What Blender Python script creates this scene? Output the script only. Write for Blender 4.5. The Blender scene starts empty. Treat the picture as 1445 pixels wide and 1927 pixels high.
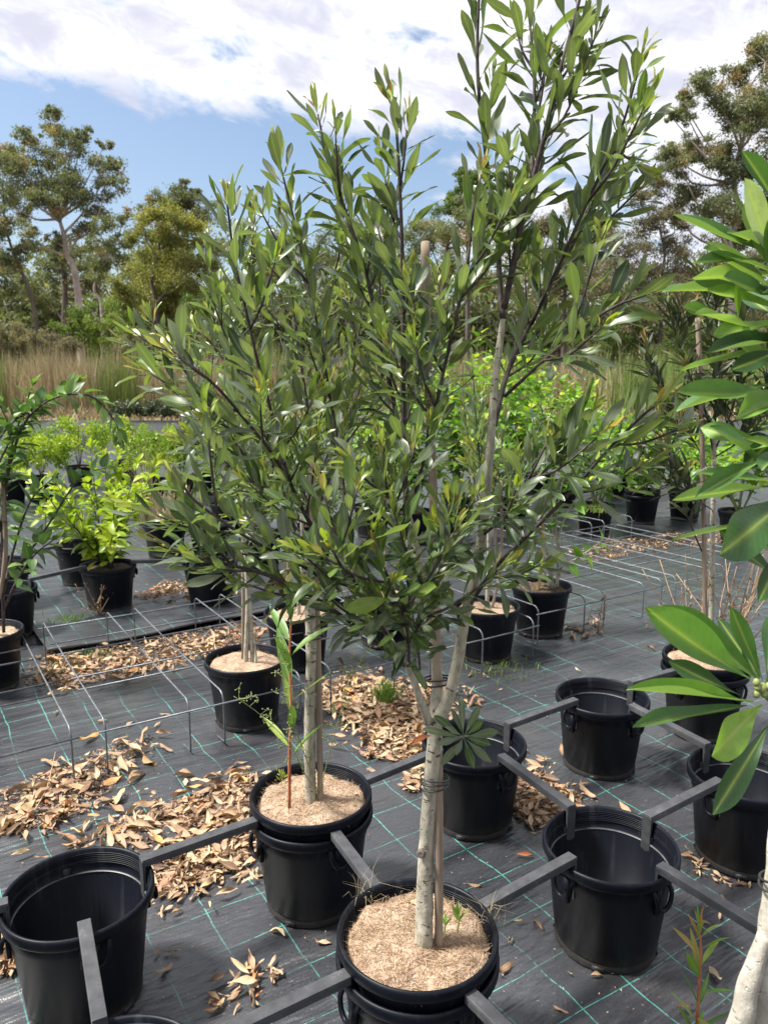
import bpy, math, random
import numpy as np
from mathutils import Vector, Matrix, noise as mnoise

# ---------------------------------------------------------------- camera, sky, sun, exposure
SC = bpy.context.scene
COL = SC.collection
TH, CH, FPX = .1834, 1.739, 1447.0            # pitch down, camera height, focal length in photo pixels
cam_d = bpy.data.cameras.new('camera')
cam_d.sensor_fit = 'VERTICAL'; cam_d.sensor_height = 36; cam_d.sensor_width = 27
cam_d.lens = 36*FPX/1927
cam_d.clip_start = .05; cam_d.clip_end = 3000
cam_d.dof.use_dof = True; cam_d.dof.focus_distance = 1.95; cam_d.dof.aperture_fstop = 7.5
cam = bpy.data.objects.new('camera', cam_d); COL.objects.link(cam)
cam.location = (0, 0, CH); cam.rotation_euler = (math.pi/2-TH, 0, 0)
SC.camera = cam
SUN_DIR = Vector((-.62, -.02, 1.0)).normalized()   # towards the sun
EXPO = 1.12

def nn(nt, typ, **kw):
    n = nt.nodes.new(typ)
    for k, v in kw.items():
        if k.startswith('i_'):
            key = k[2:]
            n.inputs[int(key) if key.isdigit() else key.replace('_', ' ')].default_value = v
        else: setattr(n, k, v)
    return n
def lk(nt, a, b): nt.links.new(a, b)
def math_n(nt, op, a, b=None, c=None, clamp=False):
    n = nt.nodes.new('ShaderNodeMath'); n.operation = op; n.use_clamp = clamp
    for i, v in enumerate((a, b, c)):
        if v is None: continue
        if isinstance(v, (int, float)): n.inputs[i].default_value = v
        else: nt.links.new(v, n.inputs[i])
    return n.outputs[0]
def smooth(nt, v, lo, hi):
    n = nt.nodes.new('ShaderNodeMapRange'); n.interpolation_type = 'SMOOTHSTEP'
    nt.links.new(v, n.inputs[0]); n.inputs[1].default_value = lo; n.inputs[2].default_value = hi
    return n.outputs[0]
def mixc(nt, f, a, b):
    n = nt.nodes.new('ShaderNodeMix'); n.data_type = 'RGBA'
    for s, v in ((n.inputs[0], f), (n.inputs[6], a), (n.inputs[7], b)):
        if isinstance(v, (int, float)): s.default_value = v
        elif isinstance(v, tuple): s.default_value = v if len(v) == 4 else v+(1,)
        else: nt.links.new(v, s)
    return n.outputs[2]

def build_world():
    w = bpy.data.worlds.new('World'); SC.world = w; w.use_nodes = True
    nt = w.node_tree; nt.nodes.clear()
    sky = nn(nt, 'ShaderNodeTexSky', sky_type='NISHITA', sun_disc=False)
    sky.sun_elevation = math.asin(SUN_DIR.z)
    sky.sun_rotation = math.atan2(SUN_DIR.x, SUN_DIR.y)
    sky.air_density = 1.0; sky.dust_density = 2.2; sky.ozone_density = 1.6
    tc = nn(nt, 'ShaderNodeTexCoord')
    sep = nn(nt, 'ShaderNodeSeparateXYZ'); lk(nt, tc.outputs['Generated'], sep.inputs[0])
    X, Y, Z = sep.outputs
    zc = math_n(nt, 'MAXIMUM', Z, .04)
    px = math_n(nt, 'DIVIDE', X, zc); py = math_n(nt, 'DIVIDE', Y, zc)
    # cloud deck seen in perspective
    cmb = nn(nt, 'ShaderNodeCombineXYZ'); lk(nt, px, cmb.inputs[0]); lk(nt, py, cmb.inputs[1])
    n1 = nn(nt, 'ShaderNodeTexNoise', noise_dimensions='3D', i_Scale=.9, i_Detail=5.0, i_Roughness=.62, i_Distortion=.5)
    lk(nt, cmb.outputs[0], n1.inputs['Vector'])
    n2 = nn(nt, 'ShaderNodeTexNoise', noise_dimensions='3D', i_Scale=13.0, i_Detail=5.0, i_Roughness=.62, i_Distortion=.4)
    cm2 = nn(nt, 'ShaderNodeCombineXYZ'); lk(nt, X, cm2.inputs[0]); lk(nt, math_n(nt, 'MULTIPLY', Y, .9), cm2.inputs[1]); lk(nt, math_n(nt, 'ADD', math_n(nt, 'MULTIPLY', Z, 2.0), math_n(nt, 'MULTIPLY', X, .35)), cm2.inputs[2])
    lk(nt, cm2.outputs[0], n2.inputs['Vector'])
    n3 = nn(nt, 'ShaderNodeTexNoise', noise_dimensions='3D', i_Scale=1.6, i_Detail=2.0, i_Roughness=.55)
    mp = nn(nt, 'ShaderNodeMapping'); mp.inputs['Location'].default_value = (7.3, 2.1, 4); lk(nt, cmb.outputs[0], mp.inputs[0]); lk(nt, mp.outputs[0], n3.inputs['Vector'])
    # large-scale placement: a deck with a front edge low on the left, open blue below it, hazier to the right
    ln = math_n(nt, 'SQRT', math_n(nt, 'ADD', math_n(nt, 'MULTIPLY', X, X), math_n(nt, 'MULTIPLY', Y, Y)))
    zt = math_n(nt, 'DIVIDE', Z, math_n(nt, 'MAXIMUM', ln, .02))
    edge = math_n(nt, 'ADD', math_n(nt, 'MULTIPLY', X, -.12), .262)
    s = math_n(nt, 'SUBTRACT', zt, edge)
    bl = smooth(nt, s, -.035, .06)
    rt = math_n(nt, 'MULTIPLY', smooth(nt, X, -.02, .16), .78)
    bias = math_n(nt, 'MAXIMUM', bl, rt)
    v = math_n(nt, 'ADD', math_n(nt, 'MULTIPLY', bias, .62), math_n(nt, 'MULTIPLY', n1.outputs[0], .85))
    v = math_n(nt, 'ADD', v, math_n(nt, 'MULTIPLY', n2.outputs[0], 1.1))
    cov = smooth(nt, v, 1.22, 1.55)
    shade = smooth(nt, math_n(nt, 'ADD', math_n(nt, 'MULTIPLY', n3.outputs[0], .55), math_n(nt, 'MULTIPLY', n2.outputs[0], .95)), .62, .92)
    ccol = mixc(nt, shade, (.92, .92, .95), (.60, .61, .72))
    bg_s = nn(nt, 'ShaderNodeBackground', i_Strength=.086); lk(nt, sky.outputs[0], bg_s.inputs[0])
    bg_c = nn(nt, 'ShaderNodeBackground', i_Strength=.60); lk(nt, ccol, bg_c.inputs[0])
    mx = nn(nt, 'ShaderNodeMixShader'); lk(nt, cov, mx.inputs[0]); lk(nt, bg_s.outputs[0], mx.inputs[1]); lk(nt, bg_c.outputs[0], mx.inputs[2])
    out = nn(nt, 'ShaderNodeOutputWorld'); lk(nt, mx.outputs[0], out.inputs[0])
build_world()
sun_d = bpy.data.lights.new('sun', 'SUN'); sun_d.energy = 4.8; sun_d.angle = math.radians(10); sun_d.color = (1, .96, .88)
sun = bpy.data.objects.new('sun', sun_d); COL.objects.link(sun)
sun.rotation_euler = (-SUN_DIR).to_track_quat('-Z', 'Y').to_euler()
SC.view_settings.view_transform = 'Standard'; SC.view_settings.look = 'None'
SC.view_settings.exposure = EXPO; SC.view_settings.gamma = 1; SC.view_settings.use_curve_mapping = False
try:
    SC.cycles.max_bounces = 6; SC.cycles.transparent_max_bounces = 4; SC.world.cycles.sampling_method = 'MANUAL'; SC.world.cycles.sample_map_resolution = 512; SC.cycles.caustics_reflective = False
    SC.cycles.diffuse_bounces = 2; SC.cycles.glossy_bounces = 2; SC.cycles.transmission_bounces = 4
except Exception: pass

# ---------------------------------------------------------------- coordinates
cT, sT = math.cos(TH), math.sin(TH)
def ray(X, Y):
    x = (X-722.5)/FPX; u = -(Y-963.5)/FPX
    return np.array([x, cT+u*sT, -sT+u*cT])
def G(X, Y, z=0.0):                       # point of a level surface seen at a pixel
    d = ray(X, Y); t = (z-CH)/d[2]; p = d*t
    return np.array([p[0], p[1], z])
def W(X, Y, y):                           # point at ground distance y seen at a pixel
    d = ray(X, Y); p = d*(y/d[1]); return np.array([p[0], p[1], p[2]+CH])
A0 = math.radians(32.5)
VV = np.array([math.cos(A0), math.sin(A0)]); UU = np.array([VV[1], -VV[0]]); OO = np.array([.686, 2.117])
def LT(u, v, z=0.0):                      # nursery rows: u towards the viewer, v to the right and back
    p = OO+UU*u+VV*v; return np.array([p[0], p[1], z])
CAMP = np.array([0, 0, CH])
R = random.Random(11)

# ---------------------------------------------------------------- materials
def new_mat(name):
    m = bpy.data.materials.new(name); m.use_nodes = True
    nt = m.node_tree; nt.nodes.clear()
    out = nn(nt, 'ShaderNodeOutputMaterial')
    return m, nt, out
def ramp(nt, fac, stops):
    r = nt.nodes.new('ShaderNodeValToRGB'); el = r.color_ramp.elements
    while len(el) < len(stops): el.new(.5)
    for e, (p, c) in zip(el, stops): e.position = p; e.color = tuple(c)+(1,)
    lk(nt, fac, r.inputs[0]); return r.outputs[0]
def attr(nt, name):
    a = nn(nt, 'ShaderNodeAttribute', attribute_name=name); return a.outputs['Fac']
def noise_n(nt, scale, detail=4.0, rough=.55, coord='Object', stretch=None, rotz=0):
    tc = nn(nt, 'ShaderNodeTexCoord'); n = nn(nt, 'ShaderNodeTexNoise', i_Scale=scale, i_Detail=detail, i_Roughness=rough)
    if stretch:
        mp = nn(nt, 'ShaderNodeMapping'); mp.inputs['Scale'].default_value = stretch; mp.inputs['Rotation'].default_value = (0, 0, rotz)
        lk(nt, tc.outputs[coord], mp.inputs[0]); lk(nt, mp.outputs[0], n.inputs['Vector'])
    else: lk(nt, tc.outputs[coord], n.inputs['Vector'])
    return n.outputs[0]
def bump(nt, h, strength, dist):
    b = nn(nt, 'ShaderNodeBump', i_Strength=strength, i_Distance=dist); lk(nt, h, b.inputs['Height']); return b.outputs[0]

def leaf_mat(name, stops, rib, rough=.38, trans=.3, spec=.5, tcol=(1.15, 1.28, .5), back=None, veins=False):
    m, nt, out = new_mat(name)
    base = ramp(nt, attr(nt, 'tone'), stops)
    blotch = noise_n(nt, 9.0, 3.0)
    base = mixc(nt, math_n(nt, 'MULTIPLY', smooth(nt, blotch, .45, .75), .25), base, tuple(c*.6 for c in stops[1][1]))
    if back:
        g = nn(nt, 'ShaderNodeNewGeometry')
        base = mixc(nt, math_n(nt, 'MULTIPLY', g.outputs['Backfacing'], .55), base, back)
    rb = math_n(nt, 'POWER', attr(nt, 'rib'), 9.0)
    base = mixc(nt, math_n(nt, 'MULTIPLY', rb, .85 if veins else .6), base, rib)
    p = nn(nt, 'ShaderNodeBsdfPrincipled', i_Roughness=rough)
    p.inputs['Specular IOR Level'].default_value = spec
    if veins:
        vv = math_n(nt, 'ADD', math_n(nt, 'MULTIPLY', attr(nt, 'along'), 15.0), math_n(nt, 'MULTIPLY', attr(nt, 'rib'), 2.6))
        vn = math_n(nt, 'ADD', vv, math_n(nt, 'MULTIPLY', noise_n(nt, 30.0, 2.0), 1.2))
        vw = math_n(nt, 'POWER', math_n(nt, 'ABSOLUTE', math_n(nt, 'SINE', math_n(nt, 'MULTIPLY', vn, math.pi))), 9.0)
        mot = noise_n(nt, 26.0, 5.0, .65)
        base = mixc(nt, math_n(nt, 'MULTIPLY', vw, .04), base, rib)
        base = mixc(nt, math_n(nt, 'MULTIPLY', smooth(nt, mot, .5, .75), .2), base, tuple(c_*.55 for c_ in stops[1][1]))
        lk(nt, bump(nt, math_n(nt, 'SUBTRACT', mot, math_n(nt, 'MULTIPLY', vw, .15)), .10, .004), p.inputs['Normal'])
    lk(nt, base, p.inputs['Base Color'])
    t = nn(nt, 'ShaderNodeBsdfTranslucent')
    mul = nn(nt, 'ShaderNodeMix', data_type='RGBA', blend_type='MULTIPLY'); mul.inputs[0].default_value = 1
    lk(nt, base, mul.inputs[6]); mul.inputs[7].default_value = tcol+(1,)
    lk(nt, mul.outputs[2], t.inputs[0])
    mx = nn(nt, 'ShaderNodeMixShader', i_0=trans); lk(nt, p.outputs[0], mx.inputs[1]); lk(nt, t.outputs[0], mx.inputs[2])
    lk(nt, mx.outputs[0], out.inputs[0]); return m
def plain_mat(name, cols, rough=.6, scale=8.0, detail=5.0, bmp=0, bdist=.003, spec=.5, stretch=None, bscale=None, metal=0):
    m, nt, out = new_mat(name)
    nz = noise_n(nt, scale, detail, .6, stretch=stretch)
    base = ramp(nt, nz, [(.3+.4*i/max(1, len(cols)-1), c) for i, c in enumerate(cols)])
    p = nn(nt, 'ShaderNodeBsdfPrincipled', i_Roughness=rough, i_Metallic=metal)
    p.inputs['Specular IOR Level'].default_value = spec
    lk(nt, base, p.inputs['Base Color'])
    if bmp: lk(nt, bump(nt, noise_n(nt, bscale or scale*3, 5.0, .6, stretch=stretch), bmp, bdist), p.inputs['Normal'])
    lk(nt, p.outputs[0], out.inputs[0]); return m
M = {}
M['leaf'] = leaf_mat('leathery_leaf', [(0, (.026, .050, .020)), (.12, (.046, .080, .032)), (.22, (.150, .180, .125)), (.32, (.165, .195, .140)), (.42, (.060, .110, .030)), (.58, (.130, .205, .045)), (.72, (.23, .33, .045)), (.86, (.36, .38, .05)), (.94, (.46, .25, .04)), (1, (.38, .09, .03))], (.28, .36, .14), .37, .38, .66, back=(.19, .225, .125))  # pale grey-green stops paint the grey sky sheen into some leaves
M['leaf_dark'] = leaf_mat('dark_narrow_leaf', [(0, (.022, .034, .016)), (.4, (.042, .060, .024)), (.7, (.10, .13, .045)), (.86, (.30, .26, .08)), (1, (.40, .16, .07))], (.13, .15, .08), .45, .2, .4, back=(.10, .12, .07))
M['leaf_big'] = leaf_mat('lush_big_leaf', [(0, (.030, .070, .030)), (.3, (.065, .15, .050)), (.55, (.13, .27, .06)), (.75, (.25, .42, .05)), (.9, (.32, .42, .20)), (1, (.42, .47, .30))], (.42, .52, .12), .42, .35, .42, back=(.22, .30, .16), veins=True)
M['leaf_lime'] = leaf_mat('lime_leaf', [(0, (.09, .17, .02)), (.3, (.20, .30, .025)), (.6, (.32, .42, .035)), (.85, (.42, .48, .06)), (1, (.50, .42, .07))], (.34, .42, .08), .40, .38, .35)
M['leaf_green'] = leaf_mat('bright_green_leaf', [(0, (.045, .11, .018)), (.3, (.10, .22, .030)), (.6, (.17, .33, .045)), (.85, (.32, .46, .05)), (1, (.52, .48, .06))], (.24, .36, .09), .42, .38, .4)
M['leaf_ovate'] = leaf_mat('soft_green_leaf', [(0, (.05, .10, .035)), (.4, (.09, .18, .055)), (.75, (.19, .30, .08)), (1, (.34, .42, .10))], (.2, .3, .1), .45, .3, .4)
M['leaf_weed'] = leaf_mat('weed_leaf', [(0, (.06, .13, .03)), (.4, (.12, .24, .04)), (.7, (.24, .34, .06)), (.85, (.32, .22, .06)), (1, (.40, .10, .04))], (.3, .4, .16), .45, .3, .4)
M['gum'] = leaf_mat('gum_foliage', [(0, (.10, .112, .075)), (.35, (.155, .170, .105)), (.6, (.21, .22, .125)), (.8, (.27, .245, .13)), (.92, (.27, .20, .12)), (1, (.28, .17, .10))], (.12, .13, .06), .55, .42, .3)  # lighter greyish tones put distance haze into the foliage colour
M['acacia'] = leaf_mat('acacia_foliage', [(0, (.11, .125, .055)), (.4, (.18, .19, .07)), (.7, (.26, .25, .075)), (1, (.36, .33, .09))], (.16, .16, .04), .55, .4, .3)
M['casuarina'] = leaf_mat('grey_brown_foliage', [(0, (.11, .10, .075)), (.5, (.18, .16, .115)), (1, (.26, .22, .15))], (.1, .09, .07), .6, .4, .2)
M['bush'] = leaf_mat('bush_foliage', [(0, (.07, .11, .03)), (.5, (.15, .21, .05)), (1, (.26, .33, .07))], (.1, .15, .03), .55, .4, .3)
M['reed'] = leaf_mat('reed_blade', [(0, (.19, .14, .085)), (.35, (.34, .27, .17)), (.6, (.47, .40, .27)), (.75, (.20, .24, .09)), (.9, (.13, .20, .05)), (1, (.22, .30, .07))], (.3, .25, .15), .6, .25, .2, tcol=(1, 1, .7))
M['dry'] = leaf_mat('fallen_dry_leaf', [(0, (.07, .040, .026)), (.2, (.16, .090, .055)), (.36, (.30, .175, .105)), (.52, (.42, .28, .18)), (.68, (.52, .39, .25)), (.82, (.60, .50, .32)), (.92, (.58, .33, .11)), (1, (.42, .10, .05))], (.5, .4, .25), .6, .12, .3, tcol=(1, .9, .6), back=(.36, .25, .16))
M['grass'] = leaf_mat('grass_blade', [(0, (.06, .12, .02)), (.5, (.13, .23, .04)), (1, (.35, .33, .12))], (.2, .3, .1), .5, .3, .3)
M['twig'] = plain_mat('dark_twig_bark', [(.028, .020, .021), (.055, .041, .041), (.12, .095, .09)], .7, 40, 4, .4, .002, .3)
M['bark'] = plain_mat('pale_grey_bark', [(.10, .085, .065), (.33, .295, .24), (.46, .43, .35), (.56, .53, .43)], .85, 22, 8, .7, .004, .25, stretch=(1, 1, .45), bscale=60)
def bark_mat(name, dark, mid, light, spots, lent=.60):
    m, nt, out = new_mat(name)
    a = noise_n(nt, 9.0, 6.0, .65, stretch=(1, 1, .45)); b_ = noise_n(nt, 55.0, 6.0, .7, stretch=(1, 1, .5)); c = noise_n(nt, 70.0, 3.0, .6, stretch=(.55, .55, 1.3)); d = noise_n(nt, 16.0, 4.0, .6, stretch=(1, 1, .7))
    base = ramp(nt, a, [(.32, mid), (.5, light), (.68, tuple(min(1, q*1.15) for q in light))])
    base = mixc(nt, smooth(nt, b_, .42, .72), base, mid)
    base = mixc(nt, math_n(nt, 'MULTIPLY', smooth(nt, d, .55, .66), spots), base, (.30, .29, .19))
    base = mixc(nt, math_n(nt, 'MULTIPLY', smooth(nt, c, lent, lent+.09), .9 if lent < .65 else .4), base, dark)
    p = nn(nt, 'ShaderNodeBsdfPrincipled', i_Roughness=.85); lk(nt, base, p.inputs['Base Color']); p.inputs['Specular IOR Level'].default_value = .2
    h = math_n(nt, 'SUBTRACT', b_, math_n(nt, 'MULTIPLY', smooth(nt, c, .6, .7), .6))
    lk(nt, bump(nt, h, .8, .004), p.inputs['Normal']); lk(nt, p.outputs[0], out.inputs[0]); return m
M['bark'] = bark_mat('mottled_pale_bark', (.06, .048, .038), (.20, .175, .14), (.42, .39, .31), .6)
M['bark_white'] = bark_mat('creamy_bark', (.12, .10, .08), (.27, .245, .21), (.46, .43, .37), .4, .70)
M['bark_white_old'] = plain_mat('creamy_bark', [(.30, .27, .22), (.50, .46, .39), (.60, .56, .49)], .8, 34, 8, .5, .002, .25, stretch=(1, 1, .5), bscale=90)
M['gumbark'] = plain_mat('gum_bark', [(.16, .13, .12), (.36, .30, .28), (.50, .44, .41)], .8, 1.4, 5, 0)
M['darkbark'] = plain_mat('dark_gum_bark', [(.05, .04, .035), (.10, .08, .07), (.17, .14, .12)], .85, 1.6, 5, 0)
M['stake'] = plain_mat('weathered_stake', [(.13, .10, .075), (.26, .20, .15), (.36, .29, .22)], .8, 30, 6, .5, .002, .25, stretch=(1, 1, .06))
M['stake_new'] = plain_mat('yellow_stake', [(.38, .27, .10), (.52, .40, .18)], .75, 30, 4, .3, .002, .25, stretch=(1, 1, .08))
M['wire'] = plain_mat('galvanised_wire', [(.09, .095, .11), (.15, .16, .18), (.22, .23, .25)], .5, 30, 4, 0, .001, .5, metal=.55)
M['soil'] = plain_mat('potting_soil', [(.035, .024, .018), (.09, .062, .042), (.19, .14, .10)], .95, 60, 6, .8, .01, .1)
M['tie'] = plain_mat('black_rubber_tie', [(.012, .012, .013), (.03, .03, .032)], .5, 50)
M['blue'] = plain_mat('blue_plastic_tag', [(.02, .12, .55), (.03, .18, .7)], .4, 20)
M['grey_plastic'] = plain_mat('faded_grey_plastic', [(.30, .30, .31), (.50, .50, .50)], .5, 8)
M['red_stem'] = plain_mat('red_stem', [(.25, .05, .03), (.42, .14, .06), (.36, .22, .07)], .5, 14, spec=.4)
M['green_stem'] = plain_mat('green_stem', [(.12, .17, .05), (.24, .27, .09)], .55, 20)
M['straw'] = plain_mat('dry_straw_stem', [(.28, .17, .10), (.48, .33, .2)], .8, 25)

def plastic_mat():
    m, nt, out = new_mat('black_pot_plastic')
    nz = noise_n(nt, 5.0, 6.0, .65, stretch=(1, 1, .25))
    dust = noise_n(nt, 34.0, 5.0, .7)
    base = ramp(nt, nz, [(.3, (.0020, .0028, .0056)), (.7, (.0052, .0068, .0118))])
    base = mixc(nt, math_n(nt, 'MULTIPLY', smooth(nt, dust, .56, .8), .14), base, (.09, .09, .09))
    tco = nn(nt, 'ShaderNodeTexCoord'); spz = nn(nt, 'ShaderNodeSeparateXYZ'); lk(nt, tco.outputs['Object'], spz.inputs[0])
    low = math_n(nt, 'SUBTRACT', 1.0, smooth(nt, math_n(nt, 'ADD', spz.outputs[2], math_n(nt, 'MULTIPLY', dust, -.10)), -.05, .035))
    base = mixc(nt, math_n(nt, 'MULTIPLY', low, .45), base, (.075, .066, .055))
    stk = noise_n(nt, 26.0, 4.0, .6, stretch=(1, 1, .05))
    base = mixc(nt, math_n(nt, 'MULTIPLY', smooth(nt, stk, .52, .72), .32), base, (.045, .048, .056))
    scr = noise_n(nt, 18.0, 6.0, .75, stretch=(.25, .25, 2.5))
    base = mixc(nt, math_n(nt, 'MULTIPLY', smooth(nt, scr, .66, .72), .3), base, (.10, .10, .105))
    p = nn(nt, 'ShaderNodeBsdfPrincipled'); lk(nt, base, p.inputs['Base Color'])
    lk(nt, math_n(nt, 'ADD', math_n(nt, 'MULTIPLY', nz, .22), .33), p.inputs['Roughness'])
    p.inputs['Specular IOR Level'].default_value = .18
    lk(nt, bump(nt, noise_n(nt, 55.0, 3.0, .5, stretch=(1, 1, .1)), .10, .002), p.inputs['Normal'])
    lk(nt, p.outputs[0], out.inputs[0]); return m
M['plastic'] = plastic_mat()
def bar_mat():
    m, nt, out = new_mat('grey_black_bar_plastic')
    nz = noise_n(nt, 14.0, 6.0, .7)
    base = ramp(nt, nz, [(.3, (.028, .029, .033)), (.55, (.060, .061, .066)), (.75, (.15, .15, .155))])
    p = nn(nt, 'ShaderNodeBsdfPrincipled', i_Roughness=.42); lk(nt, base, p.inputs['Base Color'])
    lk(nt, p.outputs[0], out.inputs[0]); return m
M['bar'] = bar_mat()

def fabric_mat():
    m, nt, out = new_mat('woven_weed_mat')
    tc = nn(nt, 'ShaderNodeTexCoord')
    mp = nn(nt, 'ShaderNodeMapping', vector_type='POINT')
    lk(nt, tc.outputs['Object'], mp.inputs[0]); mp.inputs['Rotation'].default_value = (0, 0, -A0)
    # wobble of the woven lines
    wob = nn(nt, 'ShaderNodeTexNoise', i_Scale=3.2, i_Detail=2.0); lk(nt, tc.outputs['Object'], wob.inputs['Vector'])
    wv = nn(nt, 'ShaderNodeVectorMath', operation='MULTIPLY_ADD'); lk(nt, wob.outputs['Color'], wv.inputs[0]); wv.inputs[1].default_value = (.035, .035, 0); lk(nt, mp.outputs[0], wv.inputs[2])
    sp = nn(nt, 'ShaderNodeSeparateXYZ'); lk(nt, wv.outputs[0], sp.inputs[0])
    p0 = np.array([-.221, 2.009]); o_v = float(p0@VV)+.0175; o_u = float(-(p0@UU))+.0175
    def line(c, off, w):
        a = math_n(nt, 'DIVIDE', math_n(nt, 'SUBTRACT', c, off-.093), .186)
        fr = math_n(nt, 'FRACT', a)
        d = math_n(nt, 'ABSOLUTE', math_n(nt, 'SUBTRACT', fr, .5))
        return math_n(nt, 'SUBTRACT', 1.0, smooth(nt, d, w*.5, w))
    l1 = line(sp.outputs[0], o_v, .015); l2 = line(sp.outputs[1], o_u, .011)
    # broken thread
    brk = nn(nt, 'ShaderNodeTexNoise', i_Scale=60.0, i_Detail=2.0); lk(nt, mp.outputs[0], brk.inputs['Vector'])
    worn = nn(nt, 'ShaderNodeTexNoise', i_Scale=2.3, i_Detail=4.0); lk(nt, tc.outputs['Object'], worn.inputs['Vector'])
    ln = math_n(nt, 'MAXIMUM', l1, l2)
    ln = math_n(nt, 'MULTIPLY', ln, smooth(nt, brk.outputs[0], .28, .55))
    ln = math_n(nt, 'MULTIPLY', ln, math_n(nt, 'ADD', math_n(nt, 'MULTIPLY', smooth(nt, worn.outputs[0], .40, .60), .8), .2))
    # base weave
    wn = nn(nt, 'ShaderNodeTexNoise', i_Scale=1.0, i_Detail=3.0, i_Roughness=.6)
    mp2 = nn(nt, 'ShaderNodeMapping'); lk(nt, mp.outputs[0], mp2.inputs[0]); mp2.inputs['Scale'].default_value = (420, 90, 1); lk(nt, mp2.outputs[0], wn.inputs['Vector'])
    wn2 = nn(nt, 'ShaderNodeTexNoise', i_Scale=1.0, i_Detail=3.0, i_Roughness=.6)
    mp3 = nn(nt, 'ShaderNodeMapping'); lk(nt, mp.outputs[0], mp3.inputs[0]); mp3.inputs['Scale'].default_value = (3.0, 11, 1); lk(nt, mp3.outputs[0], wn2.inputs['Vector'])
    base = ramp(nt, wn.outputs[0], [(.3, (.013, .0140, .0175)), (.7, (.052, .0545, .063))])
    dirt = nn(nt, 'ShaderNodeTexNoise', i_Scale=1.6, i_Detail=4.0, i_Roughness=.65); lk(nt, tc.outputs['Object'], dirt.inputs['Vector'])
    base = mixc(nt, math_n(nt, 'MULTIPLY', smooth(nt, dirt.outputs[0], .45, .74), .34), base, (.075, .07, .066))
    speck = nn(nt, 'ShaderNodeTexNoise', i_Scale=55.0, i_Detail=3.0); lk(nt, tc.outputs['Object'], speck.inputs['Vector'])
    base = mixc(nt, math_n(nt, 'MULTIPLY', smooth(nt, speck.outputs[0], .68, .76), .5), base, (.16, .13, .10))
    base = mixc(nt, math_n(nt, 'MULTIPLY', ln, .95), base, (.085, .36, .31))
    p = nn(nt, 'ShaderNodeBsdfPrincipled', i_Roughness=.33); lk(nt, base, p.inputs['Base Color'])
    p.inputs['Specular IOR Level'].default_value = .95
    h = math_n(nt, 'ADD', math_n(nt, 'MULTIPLY', wn.outputs[0], .0013), math_n(nt, 'MULTIPLY', wn2.outputs[0], .030))
    b = nn(nt, 'ShaderNodeBump', i_Strength=.8, i_Distance=1.0); lk(nt, h, b.inputs['Height']); lk(nt, b.outputs[0], p.inputs['Normal'])
    lk(nt, p.outputs[0], out.inputs[0]); return m
M['fabric'] = fabric_mat()
def ground_mat():
    m, nt, out = new_mat('dry_ground')
    a = noise_n(nt, .35, 6.0, .6); b = noise_n(nt, 4.0, 6.0, .65)
    base = ramp(nt, a, [(.35, (.13, .10, .065)), (.5, (.20, .155, .10)), (.65, (.11, .13, .045))])
    base = mixc(nt, math_n(nt, 'MULTIPLY', b, .6), base, (.24, .19, .12))
    p = nn(nt, 'ShaderNodeBsdfPrincipled', i_Roughness=.95); lk(nt, base, p.inputs['Base Color'])
    lk(nt, bump(nt, b, .5, .05), p.inputs['Normal']); lk(nt, p.outputs[0], out.inputs[0]); return m
M['ground'] = ground_mat()
def coir_mat():
    m, nt, out = new_mat('coir_mulch')
    a = noise_n(nt, 14.0, 6.0, .7); b = noise_n(nt, 150.0, 4.0, .7)
    base = ramp(nt, a, [(.3, (.24, .17, .12)), (.5, (.44, .33, .24)), (.72, (.56, .45, .33))])
    base = mixc(nt, smooth(nt, b, .35, .7), base, (.30, .21, .15)); base = mixc(nt, math_n(nt, 'MULTIPLY', smooth(nt, noise_n(nt, 22.0, 5.0, .7), .55, .72), .6), base, (.15, .10, .07))
    p = nn(nt, 'ShaderNodeBsdfPrincipled', i_Roughness=.95); lk(nt, base, p.inputs['Base Color']); p.inputs['Specular IOR Level'].default_value = .15
    lk(nt, bump(nt, b, .9, .006), p.inputs['Normal']); lk(nt, p.outputs[0], out.inputs[0]); return m
M['coir'] = coir_mat()

# ---------------------------------------------------------------- mesh helpers
def mesh(name, V, F, mat, attrs=None, flat=False):
    me = bpy.data.meshes.new(name)
    V = np.asarray(V, dtype=np.float32).reshape(-1, 3)
    if isinstance(F, np.ndarray):
        nf, k = F.shape
        me.vertices.add(len(V)); me.vertices.foreach_set('co', V.ravel())
        me.loops.add(nf*k); me.loops.foreach_set('vertex_index', F.astype(np.int32).ravel())
        me.polygons.add(nf); me.polygons.foreach_set('loop_start', np.arange(0, nf*k, k, dtype=np.int32))
        me.update(calc_edges=True)
    else:
        me.from_pydata(V.tolist(), [], F)
    if not flat: me.polygons.foreach_set('use_smooth', np.ones(len(me.polygons), dtype=bool))
    for k, a in (attrs or {}).items():
        at = me.attributes.new(k, 'FLOAT', 'POINT'); at.data.foreach_set('value', np.asarray(a, dtype=np.float32))
    me.materials.append(M[mat]); me.update(); return me
def link(name, me, parent=None, mat4=None, loc=None):
    o = bpy.data.objects.new(name, me); COL.objects.link(o)
    if parent is not None: o.parent = parent
    if mat4 is not None: o.matrix_basis = Matrix(mat4.tolist() if isinstance(mat4, np.ndarray) else mat4)
    if loc is not None: o.location = [float(q) for q in loc]
    return o
def tag(o, label, cat, group=None):
    o['label'] = label; o['category'] = cat
    if group: o['group'] = group
    return o
def thing(name, label, cat, loc, group=None):
    o = bpy.data.objects.new(name, None); COL.objects.link(o); o.empty_display_size = .05
    o.location = [float(q) for q in loc]; return tag(o, label, cat, group)
def structure(o): o['kind'] = 'structure'; return o
def stuff(o): o['kind'] = 'stuff'; return o

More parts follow.
